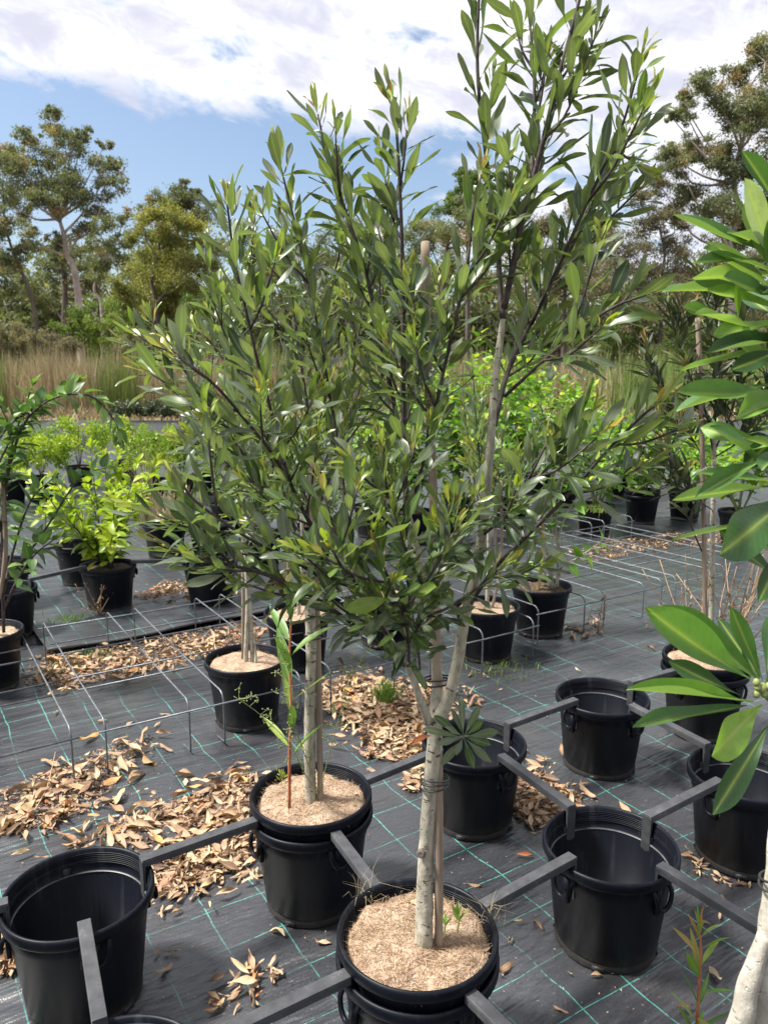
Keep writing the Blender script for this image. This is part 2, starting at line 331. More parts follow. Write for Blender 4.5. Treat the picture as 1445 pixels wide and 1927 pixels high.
def crom(P, k=4):
    P = [np.asarray(p, float) for p in P]
    if len(P) < 3: k = max(1, k)
    Q = [2*P[0]-P[1]]+P+[2*P[-1]-P[-2]]; out = []
    for i in range(1, len(Q)-2):
        a, b, c, d = Q[i-1:i+3]
        for j in range(k):
            t = j/k
            out.append(.5*((2*b)+(c-a)*t+(2*a-5*b+4*c-d)*t*t+(3*b-a-3*c+d)*t**3))
    out.append(P[-1]); return np.array(out)
def tube(P, r, n=8, cap=True):
    P = np.asarray(P, float); m = len(P)
    r = np.asarray(r, float) if np.ndim(r) else np.full(m, r)
    if len(r) != m: r = np.interp(np.linspace(0, 1, m), np.linspace(0, 1, len(r)), r)
    T = np.gradient(P, axis=0); T /= np.linalg.norm(T, axis=1)[:, None]+1e-9
    a = np.cross(T[0], (0, 0, 1.0)) if abs(T[0][2]) < .9 else np.cross(T[0], (1.0, 0, 0))
    a /= np.linalg.norm(a); ang = np.arange(n)*2*math.pi/n; V = []
    for i in range(m):
        a = a-T[i]*(a@T[i]); a /= np.linalg.norm(a)+1e-9; b = np.cross(T[i], a)
        V.append(P[i]+r[i]*(np.cos(ang)[:, None]*a+np.sin(ang)[:, None]*b))
    V = np.concatenate(V); F = []
    for i in range(m-1):
        for j in range(n):
            k = (j+1) % n; F.append((i*n+j, i*n+k, i*n+n+k, i*n+n+j))
    if cap: F.append(tuple(range(n-1, -1, -1))); F.append(tuple(range((m-1)*n, m*n)))
    return V, F
def join(parts):
    V = []; F = []; o = 0
    for v, f in parts:
        V.append(np.asarray(v)); F += [tuple(i+o for i in q) for q in f]; o += len(v)
    return np.concatenate(V), F
def lathe(prof, n=56):
    ang = np.arange(n)*2*math.pi/n; V = []; F = []
    for r, z in prof: V.append(np.stack([r*np.cos(ang), r*np.sin(ang), np.full(n, z)], 1))
    for i in range(len(prof)-1):
        for j in range(n):
            k = (j+1) % n; F.append((i*n+j, i*n+k, i*n+n+k, i*n+n+j))
    return np.concatenate(V), F
def box(x0, x1, y0, y1, z0, z1):
    V = [(x, y, z) for z in (z0, z1) for y in (y0, y1) for x in (x0, x1)]
    return np.array(V, float), [(0, 2, 3, 1), (4, 5, 7, 6), (0, 1, 5, 4), (2, 6, 7, 3), (0, 4, 6, 2), (1, 3, 7, 5)]

# ---------------------------------------------------------------- leaves
PROF = {
 'obovate': ([0, .08, .18, .32, .46, .60, .73, .85, .94, 1], [.05, .05, .14, .46, .79, .98, 1, .76, .38, .03]),
 'lance':   ([0, .05, .12, .25, .40, .55, .70, .85, .94, 1], [.06, .06, .40, .80, 1, .98, .80, .46, .2, .02]),
 'ovate':   ([0, .08, .14, .26, .40, .55, .70, .84, .94, 1], [.05, .05, .52, .92, 1, .93, .72, .42, .2, .02]),
 'broad':   ([0, .12, .17, .28, .42, .56, .70, .84, .94, 1], [.04, .04, .78, 1, 1, .86, .64, .38, .17, .02]),
}
def leaf_geo(shape, wid, fold, curve, twist, wavy=0.0, seed=0, fine=False):
    s, w = PROF[shape]
    if fine:
        s2 = np.linspace(0, 1, 17); w = np.interp(s2, s, w); w = np.convolve(np.pad(w, 1, 'edge'), [.25, .5, .25], 'valid'); w[0] = .05; w[-1] = .02; s = s2
    s = np.array(s); w = np.array(w)*wid*.5; n = len(s); rg = random.Random(seed)
    cols = (-1, -.5, 0, .5, 1) if fine else (-1, 0, 1); V = []; rib = []; ph = rg.random()*6
    for i in range(n):
        t = s[i]; zc = curve*(t*t-.25*t)
        x = t*(1-.22*curve*curve*t); tw = twist*t
        for cidx in cols:
            y = cidx*w[i]; z = fold*abs(cidx)**1.3*w[i]+wavy*math.sin(ph+t*9+cidx*1.6)*abs(cidx)*.06
            y, z = y*math.cos(tw)-z*math.sin(tw), y*math.sin(tw)+z*math.cos(tw)
            V.append((x, y, zc+z)); rib.append(1-abs(cidx))
    k = len(cols); F = []
    for i in range(n-1):
        for j in range(k-1): F.append((i*k+j, i*k+k+j, i*k+k+j+1, i*k+j+1))
    return np.array(V), np.array(F), np.array(rib)
class LeafKind:
    def __init__(s, shape, mat, wid, n=4, tones=7, curve=(-.25, .25), fold=(.15, .55), wavy=0.0, seed=3):
        rg = random.Random(seed); s.mat = mat; s.tones = tones; s.n = n
        s.geo = [leaf_geo(shape, wid*rg.uniform(.85, 1.15), rg.uniform(*fold), rg.uniform(*curve), rg.uniform(-.5, .5), wavy, i) for i in range(n)]
        s.cache = {}
    def me(s, v, tone):
        k = int(round(min(max(tone, 0), 1)*(s.tones*2)))
        key = (v, k)
        if key not in s.cache:
            V, F, rib = s.geo[v]; s.cache[key] = mesh('leaf_blade', V, F, s.mat, {'tone': np.full(len(V), k/(s.tones*2)), 'rib': rib})
        return s.cache[key]
    def merged(s, items, name='foliage'):
        Vs = []; Fs = []; T = []; Rb = []; o = 0
        for M4, v, tone in items:
            V, F, rib = s.geo[v]
            Vs.append(V@M4[:3, :3].T+M4[:3, 3]); Fs.append(F+o); T.append(np.full(len(V), tone)); Rb.append(rib); o += len(V)
        return mesh(name, np.concatenate(Vs), np.concatenate(Fs), s.mat, {'tone': np.concatenate(T), 'rib': np.concatenate(Rb)})
PROF['oblanc'] = ([0, .05, .14, .26, .40, .54, .68, .81, .92, 1], [.07, .08, .20, .42, .68, .90, 1, .90, .54, .03])
K = {
 'main': LeafKind('obovate', 'leaf', .215, 8, seed=5, curve=(-.30, .34), wavy=.35),
 'dark': LeafKind('lance', 'leaf_dark', .20, 4, seed=6),
 'lime': LeafKind('obovate', 'leaf_lime', .42, 4, seed=7, curve=(-.5, .1)),
 'green': LeafKind('broad', 'leaf_green', .62, 4, seed=8, curve=(-.45, .0), wavy=.3),
 'ovate': LeafKind('ovate', 'leaf_ovate', .50, 4, seed=9, curve=(-.35, .1)),
 'weed': LeafKind('lance', 'leaf_weed', .16, 4, seed=10, curve=(-.4, .1)),
 'dry': LeafKind('lance', 'dry', .25, 9, seed=12, curve=(-.35, .5), fold=(-1.0, 1.6), wavy=.8),
}
def frame(d, n, scale, pos, wscale=1.0):
    d = d/np.linalg.norm(d); n = n-d*(n@d); n = n/(np.linalg.norm(n)+1e-9); y = np.cross(n, d)
    m = np.eye(4); m[:3, 0] = d*scale; m[:3, 1] = y*scale*wscale; m[:3, 2] = n*scale; m[:3, 3] = pos; return m
def rvec(rg): return np.array([rg.gauss(0, 1), rg.gauss(0, 1), rg.gauss(0, 1)])
UP = np.array([0, 0, 1.0])
def leaves_on(P, rg, t0=.2, spacing=.022, L=(.085, .13), ang=(32, 62), tones=(.08, .6), tip=True, tiptones=(.66, .94), up=.45, nv=6, grav=.12, stemr=.003, phi0=None, t1=1.0):
    P = np.asarray(P); seg = np.linalg.norm(np.diff(P, axis=0), axis=1); cum = np.concatenate([[0], np.cumsum(seg)]); tot = cum[-1]
    T = np.gradient(P, axis=0); out = []
    phi = rg.random()*6.3 if phi0 is None else phi0; s = tot*t0+rg.random()*spacing
    while s < tot*t1:
        p = np.array([np.interp(s, cum, P[:, k]) for k in range(3)]); t = np.array([np.interp(s, cum, T[:, k]) for k in range(3)]); t /= np.linalg.norm(t)
        a = np.cross(t, UP+.01); a /= np.linalg.norm(a); b = np.cross(t, a)
        rad = math.cos(phi)*a+math.sin(phi)*b; f = s/tot
        A = math.radians(rg.uniform(*ang)*(1-.35*f*f)+rg.gauss(0, 5))
        d = t*math.cos(A)+rad*math.sin(A)+rvec(rg)*.07; d[2] -= grav*rg.random()
        n = t*.55+UP*up+rvec(rg)*.16
        ll = rg.uniform(*L)*(1 if f < .85 else .85)
        out.append((frame(d, n, ll, p+rad*stemr, rg.uniform(.85, 1.15)), rg.randrange(nv), rg.uniform(*tones), ll))
        phi += 2.4+rg.gauss(0, .25); s += spacing*rg.uniform(.6, 1.4)
    if tip and t1 >= .99:
        t = T[-1]/np.linalg.norm(T[-1]); a = np.cross(t, UP+.01); a /= np.linalg.norm(a); b = np.cross(t, a)
        for i in range(rg.randint(5, 8)):
            phi += 2.4; A = math.radians(8+i*4.5); rad = math.cos(phi)*a+math.sin(phi)*b
            ll = L[0]*rg.uniform(.5, .95)
            out.append((frame(t*math.cos(A)+rad*math.sin(A), t*.3+rad*-.8, ll, P[-1]+t*(.016-.005*i), .8), rg.randrange(nv), rg.uniform(*tiptones), ll))
    return out
def add_leaves(root, kind, L, cap=300, name='leaf', rest='foliage'):
    base = np.array(root.location); k = K[kind]; items = []
    for M4, v, tone, ll in L:
        v = v % k.n
        p = M4[:3, 3]+M4[:3, 0]*.5; d = p-CAMP; dist = np.linalg.norm(d); n = M4[:3, 2]/np.linalg.norm(M4[:3, 2])
        X = M4.copy(); X[:3, 3] -= base; items.append((ll/dist*(.3+abs(n@d)/dist), X, v, tone))
    items.sort(key=lambda q: -q[0])
    for q in items[:cap]: link(name, k.me(q[2], q[3]), root, q[1])
    if len(items) > cap: stuff(link(rest, k.merged([(q[1], q[2], q[3]) for q in items[cap:]], rest), root))
def add_stem(root, P, r, mat, name='branch', n=7):
    base = np.array(root.location); P = np.asarray(P)
    if name in ('trunk', 'limb') and P[0][1] < 8:
        P = crom(P, 3); r = np.interp(np.linspace(0, 1, len(P)), np.linspace(0, 1, np.size(r)), np.ravel(r)); r = r*(1+.07*np.array([mnoise.noise(Vector((q[0]*9+3, q[1]*9, q[2]*26))) for q in P]))
    V, F = tube(P-base, r, n)
    if name in ('trunk', 'limb') and P[0][1] < 8:
        C = np.repeat(P-base, n, axis=0); k = 1+.06*np.array([mnoise.noise(Vector(((q[0]+base[0])*60, (q[1]+base[1])*60, q[2]*30))) for q in V]); V = C+(V-C)*k[:, None]
    return link(name, mesh(name, V, F, mat), root)

# ---------------------------------------------------------------- setting: ground, weed mat
def grid_sheet(name, xs, ys, zf, mat):
    V = [(x, y, zf(x, y)) for y in ys for x in xs]; nx = len(xs)
    F = np.array([(j*nx+i, j*nx+i+1, j*nx+nx+i+1, j*nx+nx+i) for j in range(len(ys)-1) for i in range(nx-1)])
    return structure(link(name, mesh(name, V, F, mat)))
grid_sheet('ground', [-900, -60, -20, 0, 20, 60, 900], [-60, 0, 20, 30, 60, 200, 1800], lambda x, y: -.03, 'ground')
def mat_z(x, y):
    if y > 9 or abs(x) > 5: return 0.0
    q = Vector((x*1.2, y*1.2, 0)); r = x*VV[0]+y*VV[1]; s = x*UU[0]+y*UU[1]
    z = .011*mnoise.noise(Vector((r*1.3, s*5.0, 3)))+.007*mnoise.noise(Vector((r*2.2, s*11.0, 9)))+.006*mnoise.noise(q)
    return min(.005, z-.003)
xs = [-16, -12, -8, -6]+[-5+.06*i for i in range(168)]+[6, 8, 12, 16]
ys = [-3, -1]+[.0+.05*i for i in range(120)]+[6+.15*i for i in range(21)]+[10, 12, 15, 19, 23, 27]
grid_sheet('weed_mat', xs, ys, mat_z, 'fabric')
# an overlapping strip whose front edge is lifted and turned under
def mat_fold(u0, u1, v0, v1, h, name='weed_mat_fold'):
    prof = [(u0, .012), (u0+.25*(u1-u0), .02), (u0+.6*(u1-u0), h*.55), (u1-.06, h*.95), (u1-.02, h), (u1, h-.012), (u1-.015, h-.03), (u1-.10, .012)]
    nv = 26; V = []; rg = random.Random(int(h*999))
    for i in range(nv+1):
        v = v0+(v1-v0)*i/nv; k = .8+.35*mnoise.noise(Vector((v*2.1, h, u0))); du = .05*mnoise.noise(Vector((v*1.3, 4, u1)))
        for u, z in prof: V.append(LT(u+du, v, max(.008, z*k if z > .012 else z)))
    m = len(prof); F = np.array([(i*m+j, i*m+j+1, i*m+m+j+1, i*m+m+j) for i in range(nv) for j in range(m-1)])
    return structure(link(name, mesh(name, V, F, 'fabric')))
mat_fold(-4.35, -3.46, -1.05, 1.6, .075)
mat_fold(-1.32, -1.10, -2.35, -.95, .018)

# ---------------------------------------------------------------- distant vegetation
def face_cloud(C, S, T, rg, droop=.5, aspect=.42):
    C = np.asarray(C); n = len(C); S = np.asarray(S)[:, None]
    d = rg.normal(size=(n, 3)); d[:, 2] -= droop; d /= np.linalg.norm(d, axis=1)[:, None]
    e = rg.normal(size=(n, 3)); e -= d*np.sum(d*e, 1)[:, None]; e /= np.linalg.norm(e, axis=1)[:, None]
    V = np.stack([C-d*S, C+e*S*aspect-d*S*.1, C+d*S, C-e*S*aspect-d*S*.1], 1).reshape(-1, 3)
    F = np.arange(4*n).reshape(-1, 4)
    return V, F, np.repeat(np.asarray(T), 4), np.zeros(4*n)
def blob_points(rg, c, r, n, flat=.75):
    p = rg.normal(size=(n, 3)); p /= np.linalg.norm(p, axis=1)[:, None]; p *= (rg.random(n)**.45)[:, None]*r; p[:, 2] *= flat
    return p+c
def far_tree(name, label, y, trunk, blobs, mat, bark, leaf=.16, tone=(.2, .6), dens=1.0, r0=.25, seed=1, group='trees beyond the reeds', orange=.08, sub=11, depth=.9, cat='tree', limbs=True, droop=.5):
    rg = np.random.default_rng(seed); g = W(*trunk[0], y); base = np.array([g[0], y, -.03])
    root = thing(name, label, cat, base, group)
    TP = [base]+[W(X, Y, y) for X, Y in trunk if W(X, Y, y)[2] > .5]
    if len(TP) < 2: TP.append(base+np.array([0, 0, 1.5]))
    P = crom(TP, 5); rad = np.linspace(r0, r0*.35, len(P))
    add_stem(root, P, rad, bark, 'trunk', 8)
    C = []; S = []; T = []; limb = []
    px = y/FPX*1.02
    for (X, Y, r) in blobs:
        rr = r*px; c = W(X, Y, y)+np.array([0, rg.normal()*rr*depth, 0]); c[2] = max(c[2], .4)
        if limbs:
            cand = [q for q in P if q[2] < c[2]-.2*rr] or [P[0]]
            q = min(cand, key=lambda q: np.linalg.norm(q-c)+.6*abs((c[2]-q[2])-1.2*np.linalg.norm((c-q)[:2])))
            mid = (q+c)/2+np.array([rg.normal()*.2, rg.normal()*.2, -.12*np.linalg.norm(c-q)+rg.normal()*.15])
            lp = crom([q, mid, c], 4); limb.append(tube(lp, np.linspace(max(.03, r0*.32), .02, len(lp)), 5))
        for k in range(sub):
            cc = blob_points(rg, c, rr*1.12, 1, .9)[0]; sr = rr*rg.uniform(.22, .55)
            if limbs: limb.append(tube(crom([c-(c-cc)*.1, (c+cc)/2+rg.normal(size=3)*.08*rr, cc], 2), [.022, .014, .008], 4, False))
            n = int(dens*46*(sr/leaf)**1.5)+14
            pts = cc+rg.normal(size=(n, 3))*sr*np.array([.52, .52, .36]); t = rg.uniform(*tone); t = rg.uniform(.80, .97) if rg.random() < orange else t
            up = (pts[:, 2]-cc[2])/(sr+1e-6)
            C.append(pts); S.append(leaf*.5*rg.uniform(.6, 1.3, n)); T.append(np.clip(t+rg.normal(size=n)*.07+.05*up, 0, 1))
    V, F, t, rb = face_cloud(np.concatenate(C)-base, np.concatenate(S), np.concatenate(T), rg, droop)
    link('crown', mesh('crown', V, F, mat, {'tone': t, 'rib': rb}, flat=True), root)
    if limb:
        V, F = join(limb); link('limbs', mesh('limbs', V-base, F, bark), root)
    return root
far_tree('gum_tree', 'tall pale-trunked gum tree with open crown at far left against blue sky', 55,
  [(152, 640), (148, 560), (138, 500), (127, 480), (120, 440), (112, 412)],
  [(85, 228, 24), (46, 248, 20), (130, 265, 34), (75, 292, 34), (172, 300, 30), (207, 342, 24), (122, 338, 42), (62, 350, 38), (180, 388, 26), (14, 320, 36), (22, 382, 34), (100, 388, 30), (165, 428, 22), (104, 212, 13), (145, 240, 16), (190, 266, 12), (72, 455, 30), (104, 452, 20), (215, 310, 10), (150, 365, 30), (40, 300, 26)],
  'gum', 'gumbark', .19, (.15, .55), 1.0, .32, 3, orange=.10)
far_tree('gum_tree', 'thin leaning gum tree with bent dark trunk at left edge', 48, [(72, 640), (68, 600), (55, 545), (32, 490), (16, 445), (8, 400)],
  [(5, 420, 30), (22, 500, 28), (-10, 360, 36), (-20, 470, 40), (12, 545, 24), (40, 470, 18), (-5, 300, 30)], 'gum', 'darkbark', .17, (.1, .5), 1.0, .17, 4, orange=.14)
far_tree('gum_tree', 'straight dark-trunked gum behind the tall pale one', 60, [(122, 640), (123, 560), (120, 500), (118, 470)],
  [(120, 470, 26), (150, 480, 30), (95, 500, 30), (175, 500, 30), (200, 470, 28), (60, 540, 36), (150, 540, 30)], 'gum', 'darkbark', .2, (.05, .5), 1.1, .34, 5, orange=.1)
far_tree('acacia_tree', 'dense yellow-green acacia left of the potted trees', 44, [(300, 640), (292, 560), (285, 520), (300, 470)],
  [(300, 462, 46), (258, 492, 36), (340, 446, 40), (290, 540, 46), (345, 520, 44), (315, 415, 36), (265, 440, 30), (352, 580, 44), (250, 560, 34), (375, 480, 40), (300, 585, 36)], 'acacia', 'darkbark', .15, (.25, .85), 1.5, .2, 6, orange=0, sub=13)
far_tree('gum_tree', 'dark round-topped gum rising behind the yellow-green acacia', 60, [(330, 640), (335, 500), (335, 420)],
  [(330, 382, 26), (292, 388, 20), (356, 376, 22), (350, 347, 8), (318, 400, 24), (380, 400, 30), (345, 405, 26), (372, 365, 10)], 'gum', 'darkbark', .2, (.1, .5), 1.2, .25, 7, orange=.03)
far_tree('gum_tree', 'thin grey gum with bare twigs between tall gum and acacia', 52, [(195, 640), (190, 570), (178, 540), (200, 480), (225, 440)],
  [(210, 430, 24), (232, 452, 22), (185, 460, 20), (215, 490, 28), (240, 410, 14), (180, 510, 26)], 'gum', 'gumbark', .18, (.15, .5), .8, .13, 8, orange=.06)
far_tree('gum_tree', 'huge orange-flecked gum filling the upper right corner', 42, [(1375, 660), (1377, 560), (1372, 470), (1388, 400), (1380, 330), (1402, 250)],
  [(1424, 128, 38), (1388, 150, 28), (1446, 108, 34), (1318, 168, 24), (1296, 188, 20), (1350, 212, 34), (1288, 216, 20), (1258, 226, 11), (1382, 232, 38), (1432, 222, 38), (1330, 262, 26), (1268, 272, 12), (1302, 292, 32), (1352, 302, 38), (1402, 312, 36), (1442, 330, 36), (1264, 312, 30), (1302, 362, 38), (1242, 342, 24), (1362, 372, 34), (1424, 392, 36), (1470, 200, 50), (1480, 300, 50), (1335, 410, 34), (1250, 290, 16), (1400, 440, 34), (1460, 420, 40)],
  'gum', 'gumbark', .15, (.12, .62), 1.15, .26, 9, orange=.16, sub=12)
far_tree('gum_tree', 'second grey-trunked gum low behind the right potted trees', 46, [(1345, 690), (1350, 600), (1362, 520), (1365, 480)],
  [(1340, 470, 34), (1390, 500, 34), (1320, 540, 34), (1440, 510, 40), (1370, 560, 36), (1410, 580, 36), (1460, 600, 40)], 'gum', 'gumbark', .16, (.05, .45), .8, .2, 10, orange=.05)
far_tree('casuarina_tree', 'grey-brown twiggy casuarina right of the tallest potted stems', 40, [(1240, 660), (1243, 600), (1240, 540), (1250, 480), (1240, 430)],
  [(1230, 522, 44), (1182, 470, 36), (1152, 424, 28), (1280, 472, 40), (1122, 560, 40), (1182, 580, 40), (1220, 420, 34), (1270, 420, 26), (1260, 560, 40), (1150, 510, 36), (1210, 380, 20), (1290, 540, 36)], 'casuarina', 'darkbark', .13, (.1, .8), .8, .14, 11, orange=0, sub=13)
far_tree('casuarina_tree', 'brownish casuarina seen between the stems of the main tree', 44, [(1060, 660), (1062, 560), (1065, 470)],
  [(1060, 470, 44), (1010, 430, 36), (1090, 410, 34), (1120, 450, 36), (980, 480, 44), (1050, 550, 44), (1110, 520, 40), (960, 420, 34), (1000, 530, 40)], 'casuarina', 'darkbark', .15, (.2, .9), 1.0, .18, 12, orange=0)
far_tree('pine_tree', 'dark conical conifer top peeping behind the crown', 58, [(880, 660), (880, 480), (880, 340)],
  [(880, 325, 14), (872, 345, 20), (892, 348, 20), (862, 368, 22), (905, 372, 22), (880, 385, 28), (850, 400, 26), (915, 410, 26)], 'bush', 'darkbark', .2, (.0, .25), 1.6, .25, 13, orange=0)
far_tree('gum_tree', 'rust-tinted gum behind the middle of the main tree', 50, [(830, 660), (835, 520), (845, 440)],
  [(890, 372, 22), (850, 430, 40), (800, 460, 40), (910, 440, 36), (760, 500, 44), (840, 500, 40), (700, 480, 44), (640, 450, 40), (580, 480, 40), (520, 470, 40), (450, 440, 34), (620, 530, 44), (920, 520, 40), (480, 520, 44)], 'gum', 'darkbark', .2, (.15, .7), 1.0, .22, 14, orange=.12)
for i, (X, Y, r) in enumerate([(20, 628, 30), (70, 640, 26), (115, 636, 28), (250, 640, 28), (300, 630, 30), (360, 640, 30), (1100, 650, 26), (1250, 660, 26)]):
    far_tree('dry_scrub', ['first', 'second', 'third', 'fourth', 'fifth', 'sixth', 'seventh', 'eighth'][i]+' brownish scrub bush from the left, just above the reeds', 39, [(X, Y+40), (X, Y+15)], [(X, Y, r), (X-r*.8, Y+r*.4, r*.7), (X+r*.8, Y+r*.4, r*.7), (X, Y+r, r)], 'casuarina', 'darkbark', .11, (.3, 1), 1.2, .05, 60+i, 'brownish scrub above the reeds', 0, 7, cat='bush')
for i, (X, Y, r, y, t, lab) in enumerate([(200, 606, 42, 42, (.4, .9), 'bright green rounded bush below the tall pale gum'), (385, 570, 34, 40, (0, .3), 'dark green bush beyond the reeds behind the left potted tree'),
        (130, 612, 30, 40, (.1, .5), 'dull green bush at the foot of the leaning gum'), (330, 630, 34, 40, (.1, .5), 'dull bush below the yellow-green acacia'),
        (1165, 620, 34, 40, (0, .3), 'dark bush behind the green reeds'), (1290, 640, 34, 38, (0, .35), 'dark bush behind the staked dark-leaved tree')]):
    far_tree('wild_bush', lab, y, [(X, Y+60), (X, Y+20)], [(X, Y, r), (X-r*.7, Y+r*.4, r*.7), (X+r*.7, Y+r*.4, r*.7), (X, Y+r*.9, r), (X+r*.5, Y-r*.3, r*.5)], 'bush', 'darkbark', .12, t, 1.5, .06, 40+i, 'wild bushes beyond the reeds', 0, 6, cat='bush')
# the wood behind them reads as one mass
def woodland():
    rg = np.random.default_rng(77); C = []; S = []; T = []
    for i in range(2300):
        X = rg.uniform(-250, 1700); Y = 672-abs(rg.normal())*72-rg.random()*20 if i < 1500 else rg.uniform(610, 694); y = rg.uniform(62, 72)
        Y = max(Y, 440 if X < 1000 else 400)
        c = W(X, Y, y); r = rg.uniform(.8, 1.9); n = 60
        C.append(blob_points(rg, c, r, n, .8)); S.append(.30*rg.uniform(.6, 1.3, n)); T.append(np.clip(rg.uniform(.0, .6)+rg.normal(size=n)*.08, 0, 1))
    V, F, t, rb = face_cloud(np.concatenate(C), np.concatenate(S), np.concatenate(T), rg, .4)
    o = stuff(link('distant_woodland', mesh('distant_woodland', V, F, 'gum', {'tone': t, 'rib': rb}, flat=True)))
    tag(o, 'dim grey-green woodland closing the view behind the separate trees', 'woodland')
    tr = []
    for i in range(60):
        y = rg.uniform(60, 70); g = W(rg.uniform(-200, 1650), 650, y); h = rg.uniform(6, 12); l = rg.normal()*1.2
        tr.append(tube([(g[0], y, -.1), (g[0]+l*.4, y, h*.5), (g[0]+l, y, h)], [.16, .12, .05], 5))
    V, F = join(tr); stuff(link('woodland_trunks', mesh('woodland_trunks', V, F, 'darkbark'), o))
woodland()
def blades(name, label, cat, pts, hs, ws, tones, rg, mat, lean=.12, seg=2, parent=None):
    n = len(pts); P = np.asarray(pts); hs = np.asarray(hs)[:, None]; ws = np.asarray(ws)[:, None]
    az = rg.random(n)*6.283; l = np.stack([np.cos(az), np.sin(az), 0*az], 1)*np.abs(rg.normal(size=n))[:, None]*lean
    a2 = rg.random(n)*6.283; sd = np.stack([np.cos(a2), np.sin(a2), 0*a2], 1)*ws
    up = np.array([0, 0, 1.0])
    m = P+up*hs*.55+l*hs*.35; t = P+up*hs*(1-np.linalg.norm(l, axis=1)[:, None]*.4)+l*hs*1.1
    V = np.stack([P-sd, P+sd, m+sd*.8, m-sd*.8, t+sd*.1, t-sd*.1], 1).reshape(-1, 3)
    b = np.arange(n)[:, None]*6; F = np.concatenate([b+np.array([[0, 1, 2, 3]]), b+np.array([[3, 2, 4, 5]])])
    me = mesh(name, V, F, mat, {'tone': np.repeat(np.asarray(tones), 6), 'rib': np.zeros(6*n)})
    o = stuff(link(name, me, parent))
    if label: tag(o, label, cat)
    return o
def reeds():
    rg = np.random.default_rng(5)
    for name, label, x0, x1, y0, y1, h, base_t, green, n in [
        ('dry_reeds', 'band of tall dry straw-coloured reeds with green streaks on the left', -24, -2.5, 31, 38, 2.55, .38, .16, 15000),
        ('dry_reeds', 'tall dry reeds behind the potted trees in the middle', -2.4, 8.5, 32, 38, 2.4, .4, .3, 7000),
        ('green_reeds', 'tall green reeds and grass seen right of the main tree', 8.6, 26, 28, 37, 2.35, .82, .8, 11000)]:
        x = rg.uniform(x0, x1, n); y = rg.uniform(y0, y1, n)
        g = np.array([mnoise.noise(Vector((a*.55, b*.3, 1.7))) for a, b in zip(x, y)]); isg = (g+rg.normal(size=n)*.12) > (.34-.75*green)
        t = np.where(isg, rg.uniform(.78, 1, n), np.clip(base_t+rg.normal(size=n)*.16, 0, .66))
        g2 = np.array([mnoise.noise(Vector((a*.9, b*.5, 6.1)))+.5*mnoise.noise(Vector((a*2.6, b*.8, 2.2))) for a, b in zip(x, y)]); hh = h*rg.uniform(.5, 1.1, n)*(1+.16*g+.32*g2)*np.where(rg.random(n) < .06, 1.15, 1)
        blades(name, label, 'reeds', np.stack([x, y, np.full(n, -.03)], 1), hh, rg.uniform(.010, .024, n), t, rg, 'reed', .16)
    n = 9000; x = rg.uniform(-24, 26, n); y = 27.3+rg.random(n)**1.5*5
    blades('dry_grass_verge', 'low dry brown grass along the edge of the far mat', 'grass', np.stack([x, y, np.full(n, -.03)], 1), rg.uniform(.15, .55, n), rg.uniform(.012, .03, n), np.clip(.25+rg.normal(size=n)*.2, 0, .95), rg, 'reed', .5)
reeds()

# ---------------------------------------------------------------- pots
POT_PROF = [(0, .004), (.146, .004), (.150, .0), (.153, .004), (.1535, .024), (.1505, .028), (.1545, .032), (.1795, .250), (.1835, .258), (.1855, .282), (.1850, .293), (.1985, .297), (.2015, .303), (.2015, .322), (.1985, .3285), (.1935, .329), (.1895, .325), (.1875, .300), (.1835, .270), (.1785, .262), (.1745, .256), (.148, .012), (0, .010)]
POT_BODY = mesh('pot_body', *lathe(POT_PROF[:11]+[(.1850, .2935)]), 'plastic')
_full = lathe(POT_PROF, 64)
POT_MESH = mesh('pot_shell', *_full, 'plastic')
def handle_mesh():
    parts = []
    P = crom([(.185, -.034, .292), (.199, -.033, .272), (.203, -.022, .240), (.203, 0, .228), (.203, .022, .240), (.199, .033, .272), (.185, .034, .292)], 4)
    parts.append(tube(P, .0068, 7)); parts.append(box(.177, .189, -.014, .014, .205, .285))
    return mesh('pot_handle', *join(parts), 'plastic')
HANDLE = handle_mesh()
def ring_mesh(r, z, rr):
    a = np.linspace(0, 2*math.pi, 49)[:-1]; return lathe([(r-rr, z), (r, z+rr), (r+rr, z), (r, z-rr), (r-rr, z)], 64)
RIB = mesh('pot_ribs', *join([ring_mesh(.1875-.0009*k, .314-.0055*k, .0012) for k in range(6)]), 'plastic')
LEDGE = mesh('inner_ledge', *ring_mesh(.1772, .2600, .0034), 'bar')  # ledge in lighter bar plastic, painting a highlight along the inner ridge
HOLE = mesh('drain_foot', *join([(np.array([[math.cos(a), -math.sin(a), 0], [math.sin(a), math.cos(a), 0], [0, 0, 1]])@box(.149, .1555, -.02, .02, .002, .016)[0].T).T for a in ()] and [] or [box(.150, .1560, -.018, .018, .003, .018)]), 'tie')
def pot(pos, label, group=None, handles=4, detail=True, scale=1.0, rot=0.0, name='plant_pot'):
    t = thing(name, label, 'pot', pos, group); t.rotation_euler = (0, 0, rot)
    s = np.diag([scale, scale, 1, 1.0])
    link('shell', POT_MESH, t, s)
    if detail: link('inner_ribs', RIB, t, s); link('inner_ledge', LEDGE, t, s)
    for k in range(handles):
        a = A0+k*math.pi/2-rot
        m = np.eye(4); m[:2, :2] = [[math.cos(a), -math.sin(a)], [math.sin(a), math.cos(a)]]; link('handle', HANDLE, t, s@m)
    if detail:
        for k in range(4):
            a = A0+.6+k*math.pi/2
            m = np.eye(4); m[:2, :2] = [[math.cos(a), -math.sin(a)], [math.sin(a), math.cos(a)]]; link('drain_foot', HOLE, t, s@m)
    return t
